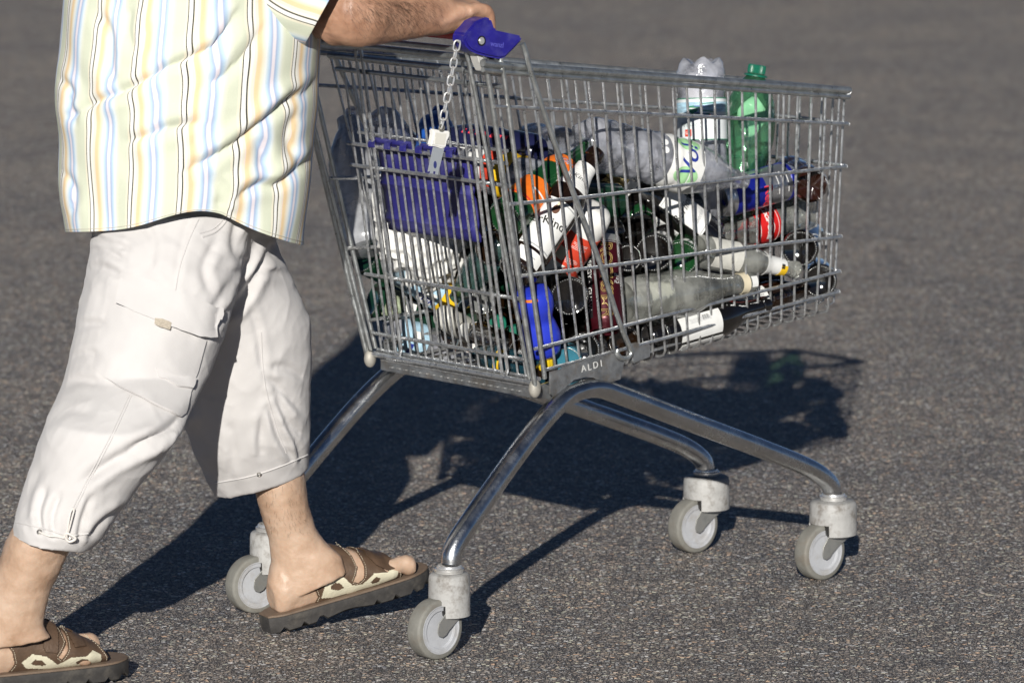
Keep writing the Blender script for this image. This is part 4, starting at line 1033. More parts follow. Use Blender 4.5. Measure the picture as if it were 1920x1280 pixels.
# shoulders and collar above the picture
sh = MB(); suv = []
for (z, w_, d, fw) in ((1.18, .205, .17, .01), (1.28, .215, .15, 0), (1.36, .20, .13, 0), (1.42, .15, .1, 0), (1.455, .075, .075, 0), (1.475, .07, .072, .005)):
    for k in range(60):
        th = 2*math.pi*k/60; p = TC+FWD*(fw+d*math.cos(th))+RGT*(w_*math.sin(th))+V((0, 0, z)); sh.v.append(p); suv.append((th/(2*math.pi)*-15, z))
for i in range(5):
    for k in range(60): sh.f.append((i*60+k, i*60+(k+1) % 60, (i+1)*60+(k+1) % 60, (i+1)*60+k))
shirt_obj('shirt_yoke', sh, suv, 60, shirt, 15.0)
def sleeve(c0, c1, c2_, r0, r1, r2, side, phase, kk=5.0):
    P = spline([c0, c1, c2_], 14); rr = spline([V((*r0, 0)), V((*r1, 0)), V((*r2, 0))], 14); mb_ = MB(); ul = []; n = 60
    for i, p in enumerate(P):
        t = P[min(i+1, len(P)-1)]-P[max(i-1, 0)]; rg = ringc(p, t, rr[i].x, rr[i].y, side, n)
        for k, q in enumerate(rg):
            d = (q-p); f = 1+.06*noise.noise(V((q.x*9, q.y*6, q.z*9)))+.02*noise.noise(q*30)
            mb_.v.append(p+d*f); ul.append((k/n*kk+phase+.06*noise.noise(q*9), i))
    for i in range(len(P)-1):
        for k in range(n): mb_.f.append((i*n+k, i*n+(k+1) % n, (i+1)*n+(k+1) % n, (i+1)*n+k))
    return shirt_obj('sleeve', mb_, ul, n, shirt, kk)
cuff = onY(632, 8, 7.655); up_ = onY(655, -12, 7.655)
sleeve(shR+V((0, 0, .02)), onY(512, -70, 7.655), onY(618, 3, 7.655), (.085, .085), (.088, .088), (.082, .079), (0, 1, 0), .15)
sleeve(shL+V((0, 0, .02)), (shL+elL)/2, elL.lerp(shL, .1), (.08, .085), (.08, .085), (.08, .08), (0, 1, 0), .5)
# ------------------------------------------------------------------ the empties in the trolley
PROF = {   # (radius, height) from the centre of the base to the mouth
 'beer': [(0, .007), (.018, .006), (.0265, .0012), (.0300, 0), (.0330, .003), (.034, .009), (.034, .148), (.0332, .158), (.0285, .176), (.0215, .194), (.0172, .210), (.0150, .238), (.0138, .243), (.0160, .2445), (.0160, .253), (.0140, .259), (.0105, .260), (.0100, .245), (0, .243)],
 'long': [(0, .006), (.018, .005), (.0265, 0), (.0295, .003), (.0305, .008), (.0305, .128), (.0295, .140), (.022, .162), (.0165, .178), (.0140, .215), (.0138, .219), (.0155, .220), (.0155, .228), (.0132, .235), (.010, .235), (.009, .225), (0, .224)],
 'cola': [(0, .006), (.018, .005), (.0275, 0), (.0300, .004), (.0315, .02), (.0290, .055), (.0282, .065), (.0325, .095), (.0335, .115), (.0320, .140), (.0245, .172), (.0170, .195), (.0142, .215), (.0140, .222), (.0160, .224), (.0160, .233), (.0130, .238), (.0100, .238), (.0095, .228), (0, .226)],
 'glass': [(0, .008), (.022, .006), (.036, .0), (.0405, .004), (.042, .010), (.042, .115), (.0405, .128), (.032, .155), (.0225, .185), (.0180, .215), (.0165, .235), (.0185, .238), (.0185, .250), (.0150, .252), (.013, .24), (0, .238)],
 'clear': [(0, .006), (.016, .005), (.0235, 0), (.0265, .003), (.0275, .009), (.0275, .095), (.0262, .108), (.019, .128), (.0148, .140), (.0128, .180), (.0128, .188), (.0145, .190), (.0145, .198), (.012, .2), (.009, .2), (0, .19)],
 'pet15': [(0, .018), (.010, .016), (.026, .003), (.034, .000), (.0405, .010), (.0435, .026), (.0435, .058), (.0420, .066), (.0435, .074), (.0435, .150), (.0420, .158), (.0435, .166), (.0435, .205), (.0405, .228), (.0315, .262), (.0200, .292), (.0145, .304), (.0135, .308), (.0165, .3085), (.0165, .312), (.0130, .313), (.0130, .330), (.0105, .330), (0, .329)],
 'pet10': [(0, .016), (.010, .014), (.024, .003), (.031, 0), (.037, .010), (.0385, .03), (.0375, .055), (.0335, .078), (.0355, .098), (.0405, .125), (.0415, .150), (.0400, .185), (.0345, .215), (.0250, .242), (.0160, .255), (.0140, .258), (.0165, .2585), (.0165, .262), (.0130, .263), (.0130, .278), (0, .279)],
 'pet05': [(0, .012), (.010, .011), (.020, .002), (.026, 0), (.0315, .008), (.033, .02), (.033, .055), (.0305, .07), (.033, .085), (.033, .135), (.0305, .155), (.022, .185), (.0145, .203), (.0135, .206), (.016, .2065), (.016, .210), (.0125, .211), (.0125, .225), (0, .226)],
 'spray': [(0, .002), (.012, 0), (.024, .003), (.0305, .012), (.033, .024), (.0335, .040), (.0335, .150), (.0330, .160), (.0270, .172), (.0200, .177), (.0190, .180), (0, .181)],
 'can5': [(0, .010), (.020, .007), (.0235, .001), (.0245, 0), (.0270, .006), (.0330, .015), (.0332, .020), (.0332, .150), (.0322, .155), (.0275, .163), (.0272, .166), (.0278, .168), (.0268, .168), (.0258, .164), (0, .1645)],
 'can25': [(0, .009), (.018, .006), (.0215, .001), (.0225, 0), (.0245, .005), (.0300, .013), (.0302, .018), (.0302, .134), (.0294, .139), (.0262, .146), (.0260, .148), (.0266, .150), (.0256, .150), (.0247, .1455), (0, .1460)],
 'deterg': [(0, .003), (.016, 0), (.026, .004), (.0315, .018), (.0315, .034), (.0270, .050), (.0255, .056), (.0290, .066), (.0335, .085), (.0335, .100), (.0290, .116), (.0170, .126), (.0120, .128), (0, .128)],
 'milk': [(0, .004), (.024, .0), (.036, .003), (.042, .014), (.0425, .070), (.0405, .076), (.0425, .082), (.0425, .128), (.0405, .134), (.0425, .14), (.042, .155), (.036, .180), (.0230, .205), (.0165, .214), (.0165, .232), (.014, .234), (0, .2335)],
}
FAT = [1.]
def rad(kind, z, k=1):
    P_ = PROF[kind]; best = 0
    for (r0, z0), (r1, z1) in zip(P_, P_[1:]):
        if z0 <= z/k <= z1 and z1 > z0:
            best = max(best, (r0+(r1-r0)*(z/k-z0)/(z1-z0)))
    return best*k*FAT[0]
BROWN = mat('brown_glass', (.012, .0055, .0022), .06, coat=.5, var=.3, vscale=20, bump=.25, bscale=50, spec=.8)
DARK = mat('dark_glass', (.006, .005, .0045), .07, coat=.5, var=.3, vscale=20, bump=.3, bscale=55, spec=.8)
AMBER = mat('amber_glass', (.07, .02, .004), .05, trans=.5, coat=.2, bump=.06, bscale=30)
GREEN = mat('green_glass', (.012, .075, .022), .05, trans=.35, coat=.3, var=.35, vscale=18, bump=.08, bscale=30)
DGREEN = mat('deep_green_glass', (.006, .032, .016), .06, coat=.3, var=.35, vscale=18, bump=.08, bscale=30)
CLEAR = thin('clear_glass', (.93, .95, .92), (.80, .81, .76), .26, .07, .35, 40)
FROST = thin('dusty_clear_glass', (.88, .89, .85), (.86, .87, .80), .30, .09, .28, 40)
PETC = thin('clear_plastic', (.95, .95, .97), (.84, .86, .95), .36, .10, 1.1, 60)
PETT = thin('teal_plastic', (.42, .66, .62), (.14, .30, .27), .30, .08, .8, 50)
PETG = thin('green_plastic', (.60, .91, .68), (.16, .52, .28), .20, .08, .5, 60)
PETB = thin('brown_plastic', (.35, .2, .1), (.08, .035, .02), .6, .07, .5, 40)
MILKY = thin('milky_plastic', (.8, .82, .86), (.82, .84, .88), .45, .25, .3, 30)
PALEB = thin('pale_blue_plastic', (.7, .82, .9), (.42, .55, .64), .45, .1, .5, 50)
NAVY = mat('navy_plastic', (.012, .014, .05), .16, coat=.4, bump=.2, bscale=50)
BLUEB = mat('blue_bottle_plastic', (.02, .04, .48), .3, coat=.3, bump=.25, bscale=45)
TEALD = mat('dark_teal_plastic', (.008, .035, .05), .15, coat=.3, bump=.3, bscale=50)
BLUEC = mat('crushed_blue_plastic', (.02, .10, .42), .35, bump=.4, bscale=35)
WLAB = mat('paper_white', (.74, .74, .72), .6, var=.06, vscale=50, bump=.15, bscale=90)
GLAB = mat('paper_grey', (.36, .37, .38), .55)
CREAMLAB = mat('paper_cream', (.66, .58, .42), .6, var=.1)
GOLD = mat('gold_foil', (.42, .34, .15), .35, .6, var=.25, vscale=180, bump=.8, bscale=300)
REDL = mat('label_red', (.62, .06, .03), .45, var=.12, vscale=60)
COLAR = mat('cola_red', (.58, .015, .015), .4, var=.08)
ORANGE = mat('label_orange', (.78, .17, .015), .45, var=.15, vscale=60)
YEL = mat('label_yellow', (.80, .50, .015), .45, var=.08)
YCAP = mat('yellow_cap', (.80, .56, .02), .35)
GRCAP = mat('green_cap', (.006, .13, .08), .35, bump=.2)
RCAP = mat('red_cap', (.58, .02, .015), .3)
MAROON = mat('maroon_can', (.065, .006, .012), .3, .5, var=.15, vscale=20)
SILVER = mat('silver_can', (.62, .63, .66), .28, .9, var=.08)
ALU = mat('can_lid', (.72, .71, .69), .3, .9)
CBLUE = mat('can_blue', (.012, .02, .27), .3, .35, var=.1)
GOLDP = mat('gold_print', (.55, .42, .14), .4, .2)
WPRINT = mat('white_print', (.78, .78, .76), .5)
BPRINT = mat('blue_print', (.02, .04, .28), .5)
RPRINT = mat('red_print', (.72, .05, .08), .5)
GRPRINT = mat('green_print', (.04, .22, .13), .5)
LGREEN = mat('label_light_green', (.35, .62, .32), .5)
LBLUE = mat('label_light_blue', (.42, .62, .76), .5, var=.2, vscale=50)
KNURL = mat('knurl_glint', (.16, .16, .155), .12, coat=.8, spec=.9)  # beads paler than the dark bottle glass: their highlights are put into the colour
def frame_at(B, axis):
    z = axis.normalized(); x = CAM-B; x = (x-z*x.dot(z)).normalized(); y = z.cross(x)
    return Matrix(((x.x, y.x, z.x, B.x), (x.y, y.y, z.y, B.y), (x.z, y.z, z.z, B.z), (0, 0, 0, 1)))
def ongate(px, py, off):                # point on the leaning rear gate, moved off metres forwards into the basket
    u = .18
    r = ray(px, py); A = CAM-O
    for _ in range(8):
        t = (u-A.dot(HU))/r.dot(HU); P = CAM+r*t; u = .215-.085*(P.z-.435)/.525+off
    return P
def place(base, tip, off, L_, sign=1, g=False):
    B = ongate(*base, off) if g else onside(*base, off); d = ray(*tip).normalized(); oc = CAM-B; b = oc.dot(d); c = oc.length_squared-L_*L_; D = b*b-c
    t = -b if D < 0 else -b+sign*math.sqrt(D)
    return frame_at(B, CAM+d*t-B)
def wrapped(kind, k, verts, fs, rot, phi0, z0, off, fn=None):
    bm = bmesh.new(); vv = [bm.verts.new(v) for v in verts]
    for f in fs:
        try: bm.faces.new([vv[i] for i in f])
        except ValueError: pass
    bmesh.ops.triangulate(bm, faces=bm.faces)
    for _ in range(4):
        ed = [e for e in bm.edges if e.calc_length() > .004]
        if not ed: break
        bmesh.ops.subdivide_edges(bm, edges=ed, cuts=1); bmesh.ops.triangulate(bm, faces=[f for f in bm.faces if len(f.verts) > 3])
    ca, sa = math.cos(R(rot)), math.sin(R(rot)); rm = rad(kind, z0, k); out = MB(); bm.verts.index_update()
    for v in bm.verts:
        X = v.co.x*ca-v.co.y*sa; Z = v.co.x*sa+v.co.y*ca; z = z0+Z; r_ = max(.004, rad(kind, z, k)); ph = phi0+X/rm; e_ = V((math.cos(ph), math.sin(ph), 0)); q_ = V((r_*e_.x, r_*e_.y, z))
        if fn: q_ = fn(q_, ph)
        out.v.append(q_+e_*(off+v.co.z))
    out.f = [tuple(v.index for v in f.verts) for f in bm.faces]; bm.free(); return out
class Bottle:
    def __init__(s, name, label, cat, kind, M, m, k=1., seg=36, crush=0., knurl=False, group=None, ridges=0., petal=False, inner='bottle_wall', fat=1.):
        FAT[0] = fat; s.kind, s.k = kind, k
        s.root = thing(name, M.translation, label, cat, group, M); sd_ = random.random()*50
        def fn(p, a):
            q = p.copy()
            if petal and p.z < .022*k and p.xy.length > .012*k:
                q.z += .012*k*(.5-.5*math.cos(5*a+.6))*(1-p.z/(.022*k)); f = 1-.05*(.5-.5*math.cos(5*a)); q.x *= f; q.y *= f
            if ridges and .03 < p.z < .21: f = 1-ridges*(.5+.5*math.cos(p.z*2*math.pi/.024)); q.x *= f; q.y *= f
            if crush:
                n = noise.noise(V((p.x*22+sd_, p.y*22, p.z*16)))*crush+noise.noise(V((p.x*60, p.y*60+sd_, p.z*45)))*crush*.35
                e = max(0, 1-abs(p.z/(.5*PROF[kind][-1][1]*k)-.95)**3) if True else 1
                f = 1+n*e/.035; q.x *= f; q.y *= f
            return q
        pr = [(r*k*fat, z*k) for r, z in PROF[kind]]
        if crush or ridges:
            pp = []
            for (r0, z0), (r1, z1) in zip(pr, pr[1:]):
                n = max(1, int(abs(z1-z0)/.005))
                for i in range(n): pp.append((r0+(r1-r0)*i/n, z0+(z1-z0)*i/n))
            pr = pp+[pr[-1]]
        s.fn = fn
        s.body = MB().lathe(pr, seg, None, fn).build(inner, m, s.root, local=True)
        if knurl:
            kn = MB()
            for i in range(44):
                a = 2*math.pi*i/44; r_ = .0300*k*fat
                kn.sphere((r_*math.cos(a), r_*math.sin(a), -.0002), (.0015, .0015, .0013), 6)
            o = kn.build('knurl_ring', KNURL, s.root, local=True); o['kind'] = 'stuff'
    def sleeve(s, z0, z1, phi=0., half=math.pi, m=None, off=.0006, name='label', parent=None, lift=.0004, cut=0):
        n = max(4, int(half/math.pi*48)); full = half >= math.pi-.001; out = MB(); nz = max(2, int((z1-z0)/.006)); inner, outer = [], []
        for i in range(nz+1):
            z = z0+(z1-z0)*i/nz; r_ = rad(s.kind, z, s.k); ro, ri = [], []
            for j in range(n+1 if not full else n):
                a = phi-half+2*half*j/n; zz = z
                for rr, lst in ((r_+off+lift, ro), (r_+off-.0004, ri)):
                    e_ = V((math.cos(a), math.sin(a), 0)); lst.append(s.fn(V((r_*e_.x, r_*e_.y, zz)), a)+e_*(rr-r_))
            outer.append(ro); inner.append(ri)
        out.rings(outer, cap=False, closed=full); out.rings(inner, cap=False, closed=full)
        w_ = len(outer[0]); N = w_*(nz+1)
        for j in range(w_-1 if not full else w_):
            j2 = (j+1) % w_
            for row in (0, nz): out.f.append((row*w_+j, row*w_+j2, N+row*w_+j2, N+row*w_+j))
        if not full:
            for j in (0, w_-1):
                for i in range(nz): out.f.append((i*w_+j, (i+1)*w_+j, N+(i+1)*w_+j, N+i*w_+j))
        return out.build(name, m, parent or s.root, local=True)
    def text(s, txt, size, z0, phi=0., rot=0, m=BLACK, off=.0014, parent=None, name='print', **kw):
        vs, fs = text_geo(txt, size, **kw)
        return wrapped(s.kind, s.k, vs, fs, rot, phi, z0, off, s.fn).build(name, m, parent or s.root, smooth=False, local=True)
    def shape(s, poly, z0, phi=0., rot=0, m=BLACK, off=.0013, parent=None, name='print'):
        return wrapped(s.kind, s.k, [V((x, y, 0)) for x, y in poly], [tuple(range(len(poly)))], rot, phi, z0, off, s.fn).build(name, m, parent or s.root, smooth=False, local=True)
    def cap(s, r, z0, z1, m, name='cap', ribs=40):
        def fn(p, a):
            f = 1+(.025*math.cos(ribs*a) if p.xy.length > r*.9 else 0); return V((p.x*f, p.y*f, p.z))
        return MB().lathe([(r*.9, z0), (r, z0+.001), (r, z1-.002), (r*.92, z1), (0, z1+.0002)], 80, None, fn).build(name, m, s.root, local=True)
def rect(w_, h_): return [(-w_/2, -h_/2), (w_/2, -h_/2), (w_/2, h_/2), (-w_/2, h_/2)]
def oval(w_, h_, n=18): return [(w_/2*math.cos(2*math.pi*i/n), h_/2*math.sin(2*math.pi*i/n)) for i in range(n)]
def star(r): return [((r if i % 2 == 0 else r*.42)*math.sin(math.pi*i/5), (r if i % 2 == 0 else r*.42)*math.cos(math.pi*i/5)) for i in range(10)]

# --- two bottles standing up above the heap
b = Bottle('water_bottle', 'clear water bottle standing upside down in the heap, white label edged with green', 'bottle', 'pet15', place((1314, 108), (1322, 470), .165, .33), PETC, petal=True, crush=.0022, k=1.0)
l = b.sleeve(.073, .147, m=mat('water_label', (.72, .76, .77), .4, var=.05, vscale=30, bump=.3, bscale=40))
for z in (.0735, .1465): b.sleeve(z-.0008, z+.0008, m=GRPRINT, off=.0012, name='label_edge', parent=l)
b.sleeve(.080, .098, m=mat('label_wave', (.40, .60, .74), .45, var=.4, vscale=60, stretch=(1, 1, 4)), off=.0010, name='wave_band', parent=l)
b.shape([(-.012, -.003), (.0, -.006), (.014, -.004), (.010, .003), (.002, .010), (-.006, .005)], .092, .35, 0, GRPRINT, .0018, l, 'leaf_mark'); b.shape([(-.024, -.002), (.02, -.003), (.024, .001), (-.02, .002)], .1035, .2, 4, GRPRINT, .0018, l, 'leaf_mark')
for i in range(5): b.shape([(-.014, -.0006), (.012, -.0014), (.014, .0004), (-.012, .001)], .083+.0045*i, -.2+.22*(i % 3), 6-4*i, [GRPRINT, BPRINT, WPRINT][i % 3], .0019, l, 'wave_mark')
b.text('Orsate', .0150, .1205, .50, 0, mat('grey_green_print', (.30, .36, .35), .5), .0016, l)
q = b.shape(rect(.0125, .0125), .1345, .58, 0, REDL, .0016, l, 'red_square'); b.text('m', .0125, .1350, .58, 0, WPRINT, .0022, l); b.shape(rect(.007, .006), .105, -.30, 0, REDL, .0018, l, 'red_square')
ib = MB().lathe([(0, .026), (.022, .028), (.036, .040), (.038, .06), (.037, .10), (.03, .112), (0, .114)], 30, None, lambda p, a: V((p.x*(1+.12*noise.noise(p*70)), p.y*(1+.12*noise.noise(p*70)), p.z+.006*noise.noise(p*60))))
ib.build('crumpled_film', mat('white_film', (.72, .72, .74), .4, bump=.8, bscale=70), b.root, local=True)

b = Bottle('soda_bottle', 'green plastic bottle with green screw cap standing upright near the front of the trolley', 'bottle', 'pet10', place((1374, 410), (1422, 112), .155, .279), PETG, petal=True, crush=.0018, fat=1.2)
b.cap(.0158, .2635, .2795, GRCAP); b.sleeve(.2585, .2625, m=GRCAP, off=.0008, name='cap_ring')
pp = MB(); rows = []
for i in range(9):
    z = .150+.072*i/8; hw = [.006, .015, .02, .023, .026, .026, .022, .014, .005][i]
    rows.append([V((.004+.006*noise.noise(V((y*60, z*60, 3))), y, z)) for y in [-hw+2*hw*j/8+.004 for j in range(9)]])
o = pp.rings(rows, cap=False, closed=False).build('paper_scrap', mat('white_scrap', (.78, .78, .78), .6, bump=.6, bscale=60), b.root, local=True); o.modifiers.new('s', 'SOLIDIFY').thickness = .001

# --- lying on top
b = Bottle('water_bottle', 'large clear ridged bottle lying across the top of the heap, big blue lettering', 'bottle', 'pet15', place((1086, 262), (1388, 338), .115, .345), PETC, petal=True, ridges=.05, crush=.0026, k=1.08)
l = b.sleeve(.168, .236, m=WLAB)
for ph in (-1.0, .35): b.shape(oval(.035, .05), .202, ph, 0, LGREEN, .0014, l, 'green_leaf')
b.text('Vol', .044, .204, -.25, 180, BPRINT, .0020, l, shear=.2, thick=.0006)
for i in (0, 1): b.shape(oval(.012, .012), .150, -.75+.32*i, 0, WLAB, .0016, None, 'round_mark')
b = Bottle('beer_bottle', 'brown beer bottle with white neck label leaning on the large clear ridged bottle', 'bottle', 'beer', place((1272, 392), (1137, 266), .22, .25, -1), AMBER, knurl=True)
l = b.sleeve(.172, .236, 0, 1.9, WLAB, name='neck_label'); b.sleeve(.02, .11, 0, 1.6, WLAB)
for z in (.185, .195, .205): b.shape(rect(.022, .0010), z, 0, 0, GLAB, .0014, l, 'print_line')
b = Bottle('beer_bottle', 'brown beer bottle with gold foil neck and white script label, head up under the rail', 'bottle', 'beer', place((1335, 452), (1128, 303), .070, .25, -1), DARK, knurl=True, k=.99, fat=1.12)
b.sleeve(.196, .232, m=GOLD, name='neck_foil'); b.sleeve(.180, .195, m=WLAB, name='neck_label')
l = b.sleeve(.034, .130, .62, .72, WLAB); b.sleeve(.037, .127, .62, .69, GLAB, off=.0009, lift=.0002, name='label_line', parent=l); b.sleeve(.0385, .1255, .62, .675, WLAB, off=.0012, lift=.0002, name='label_face', parent=l)
b.text('Berliner', .0205, .088, .55, 0, BLACK, .0022, l, shear=.25); b.text('Berlin', .012, .056, .62, 0, GLAB, .0022, l, shear=.3)
l = b.sleeve(.040, .132, -.90, .26, WLAB, name='back_label')
for i in range(4): b.shape(rect(.0006*(1+i % 2), .012), .122-.004*i, -.90, 90, BLACK, .0014, l, 'bar_mark')
b = Bottle('beer_bottle', 'brown beer bottle slanting down to the left, white neck and body labels with black lettering', 'bottle', 'beer', place((968, 512), (1113, 294), .055, .26), BROWN, knurl=True, k=1.05)
l = b.sleeve(.178, .236, 0, 1.7, WLAB, name='neck_label'); b.text('Kindl', .0135, .202, .1, 0, BLACK, .0014, l, shear=.15)
for i in range(12): b.shape(rect(.034, .0004), .182+.0043*i, .0, 0, GLAB, .0011, l, 'print_line')
l = b.sleeve(.042, .142, .05, .86, WLAB); b.sleeve(.045, .139, .05, .83, GLAB, off=.0009, lift=.0002, name='label_line', parent=l); b.sleeve(.0475, .1365, .05, .79, WLAB, off=.0012, lift=.0002, name='label_face', parent=l)
b.text('erKindl', .0215, .097, .0, 12, BLACK, .0022, l, thick=.0002); b.shape(oval(.012, .018), .122, -.10, 0, mat('emblem_brown', (.12, .05, .03), .5), .0022, l, 'emblem'); b.shape(oval(.007, .007), .133, -.10, 0, CREAMLAB, .0024, l, 'emblem')
l = b.sleeve(.012, .036, .1, .7, WLAB, name='foot_label'); b.shape(rect(.02, .0008), .024, .1, 0, BLACK, .0014, l, 'print_line')
b = Bottle('spray_bottle', 'white plastic bottle with red label and red cap, pointing down beside the brown beer bottle', 'bottle', 'spray', place((1122, 388), (1010, 556), .048, .205), WHITEP, k=1.02)
l = b.sleeve(.050, .112, 0, 1.5, REDL)
for i in range(9): b.shape(rect(.026 if i % 3 else .018, .0008), .104-.0028*i if i < 4 else .074-.0028*(i-4), -.35, 0, WPRINT, .0014, l, 'print_line')
b.sleeve(.083, .106, .45, .42, CREAMLAB, off=.0012, name='label_panel', parent=l)
for i in range(3): b.shape(oval(.004, .004), .058+.007*i, .75, 0, WPRINT, .0015, l, 'round_mark')
MB().lathe([(.020, .179), (.0215, .182), (.020, .198), (.014, .206), (.012, .214), (0, .2145)], 24).build('cap', RCAP, b.root, local=True)
b = Bottle('glass_bottle', 'green glass bottle with two orange labels slanting up behind the brown beer bottle', 'bottle', 'beer', place((948, 412), (1106, 276), .085, .27), GREEN, knurl=True, k=1.05)
l = b.sleeve(.034, .096, 0, 1.5, ORANGE); b.shape(rect(.03, .004), .066, .1, 0, WPRINT, .0014, l, 'print_band'); b.sleeve(.036, .040, 0, 1.5, REDL, off=.001, name='label_edge', parent=l)
l = b.sleeve(.150, .186, 0, 1.3, ORANGE, name='shoulder_label'); b.text('OK', .015, .168, -.2, 0, WPRINT, .0016, l, shear=.2, thick=.0006); b.text('OK', .015, .168, -.2, 0, BPRINT, .0020, l, shear=.2)
b = Bottle('glass_bottle', 'green glass bottle in the middle of the heap, just right of the white neck label', 'bottle', 'beer', place((1198, 422), (1080, 262), .13, .26), GREEN, knurl=True)
b.shape(rect(.016, .014), .032, .3, 0, YEL, .0012, None, 'yellow_sticker')
b = Bottle('crushed_bottle', 'crumpled clear plastic bottle with yellow and red label next to the blue seat flap', 'bottle', 'pet05', place((1016, 346), (850, 298), .15, .20, 1, True), PETC, crush=.007, k=.92, fat=1.3)
b.sleeve(.050, .078, .2, 1.7, YEL); b.sleeve(.085, .108, .3, 1.1, REDL, name='red_print'); b.sleeve(.11, .15, -.2, 1.0, WLAB, name='white_print', off=.0004)
b = Bottle('drink_bottle', 'navy blue bottle with red marks lying along the back of the heap', 'bottle', 'pet05', place((1012, 288), (810, 254), .20, .226, 1, True), NAVY, crush=.002, k=1.0)
for i in range(7): b.shape([(-.004, -.004), (.003, -.005), (.005, .004), (-.002, .005)], .055+.0145*i, .55, 90, RPRINT, .0012, None, 'red_mark')
b.sleeve(.03, .175, -.28, .12, WLAB, name='white_stripe')
b = Bottle('plastic_bottle', 'bright blue crushed plastic bottle sticking up behind the key', 'bottle', 'pet05', place((806, 318), (824, 208), .10, .226, 1, True), BLUEC, crush=.011, k=1.0)
b = Bottle('plastic_bottle', 'clear plastic bottle with pale green cap behind the brace rod, atop the heap', 'bottle', 'pet05', place((1062, 276), (972, 262), .23, .226), PETC, crush=.003, k=1.05); b.cap(.014, .215, .232, mat('lime_cap', (.36, .5, .16), .4))
b = Bottle('plastic_bottle', 'clear plastic bottle with open round end, lying above the white carrier bag', 'bottle', 'pet15', place((716, 226), (800, 330), .06, .30, 1, True), PETC, crush=.004, k=.72, petal=True)
MB().tube([V((.024*math.cos(a/24*6.2832), .024*math.sin(a/24*6.2832), .002)) for a in range(24)], .0014, 6, closed=True).build('end_ring', PETC, b.root, local=True)
b = Bottle('milk_bottle', 'milky translucent plastic bottle with ribs in the far rear corner of the trolley', 'bottle', 'milk', place((694, 470), (652, 232), .065, .25, 1, True), MILKY, crush=.003, k=1.12)
b = Bottle('plastic_bottle', 'thin clear plastic sleeve bottle leaning in the far rear corner above the milky one', 'bottle', 'pet05', place((690, 330), (655, 195), .14, .226, 1, True), PETC, crush=.006, k=.9)
b = Bottle('beer_bottle', 'black glass bottle with rounded shoulder lying under the clear plastic dome', 'bottle', 'beer', place((1075, 345), (962, 280), .12, .26), DARK, knurl=True)
# --- cans
b = Bottle('drink_can', 'maroon drink can with gold outlined lettering standing upright by the brace rod', 'can', 'can5', place((1134, 622), (1131, 446), .040, .168), MAROON, k=1., inner='can_wall')
b.sleeve(.152, .168, m=ALU, name='can_neck', off=.0002); b.sleeve(.018, .150, -1.0, .36, BLACK, name='black_strip', off=.0003)
b.text('ROCKST', .0290, .098, .12, 270, GOLDP, .0014, None, outline=.00042, spacing=.92); b.shape(star(.0105), .0455, .12, 270, GOLDP, .0010, None, 'star'); b.shape(star(.0078), .0455, .12, 270, MAROON, .0014, None, 'star_inner'); b.text('R', .0290, .0245, .12, 270, GOLDP, .0014, None, outline=.00042)
b.text('ENERGY + GUAVA', .0135, .083, -.82, 270, WPRINT, .0014, None)
for i, t in enumerate(('TROPICAL', 'GUAVA', 'FLAVOUR')): b.text(t, .0066, .093-.006*i, .98, 0, WPRINT, .0014, None)
b = Bottle('energy_drink_can', 'small blue and silver can lying on its side with the opened lid to the left', 'can', 'can25', place((1484, 336), (1348, 374), .075, .168, -1), SILVER, k=1.14, inner='can_wall')
b.sleeve(.085, .150, -.45, 1.35, CBLUE, name='blue_panel', off=.0003); b.sleeve(.024, .080, 2.4, 1.0, CBLUE, name='blue_panel', off=.0003); b.sleeve(.017, .024, m=CBLUE, name='blue_ring', off=.0003)
b.text('Red', .026, .082, -.55, 180, RPRINT, .0014, None, thick=.0006)
for i in range(3): b.sleeve(.034+.011*i, .0348+.011*i, .0, .6, WPRINT, name='silver_line', off=.0004)
lid = MB().lathe([(0, .0002), (.0235, .0002), (.0245, .0010), (.0258, .0022)], 36, Matrix.Translation((0, 0, .1665))).build('can_lid', ALU, b.root, local=True)
hole = MB().prism([V((-.004+.0078*math.cos(a/16*6.283), .004+.0098*math.sin(a/16*6.283), .1670)) for a in range(16)], V((0, 0, .0002))).build('drink_opening', BLACK, lid, local=True)
MB().prism([V((x, y, .1673)) for x, y in [(.0015, -.0015), (.0105, -.014), (.0165, -.011), (.0085, .002)]], V((0, 0, .0008))).build('pull_tab', CBLUE, lid, local=True, bevel=.0003)
# --- right hand half
def endon(name, label, cat, px, off, m, k=1., dirv=(0, 1, .1), kind='beer', g=False, **kw):
    B = ongate(*px, off) if g else onside(*px, off); ax = V(dirv)
    return Bottle(name, label, cat, kind, frame_at(B, ax), m, k=k, **kw)
b = endon('plastic_bottle', 'dark brown plastic bottle with lobed base pointing out at the front corner under the rail', 'bottle', (1525, 350), .012, mat('brown_pet', (.022, .007, .004), .1, coat=.5, bump=.15), .74, (-.2, 1, .05), 'pet15', petal=True)
b = Bottle('cola_bottle', 'clear waisted glass cola bottle with a red band of white script lettering', 'bottle', 'cola', place((1514, 396), (1318, 450), .105, .25, -1), CLEAR, k=1.06, seg=40)
l = b.sleeve(.093, .148, 0, 2.2, COLAR); b.sleeve(.0985, .0995, 0, 2.2, WPRINT, off=.001, name='label_line', parent=l); b.sleeve(.1415, .1425, 0, 2.2, WPRINT, off=.001, name='label_line', parent=l)
b.text('Coca-Cola', .0170, .122, .05, 180, WPRINT, .0016, l, shear=.35, thick=.0003, spacing=.9)
b.shape([(-.03, -.002), (-.01, -.0045), (.012, -.001), (.03, -.004), (.03, -.0025), (.012, .0006), (-.01, -.003), (-.03, -.0005)], .1105, .05, 180, WPRINT, .0016, l, 'swoosh')
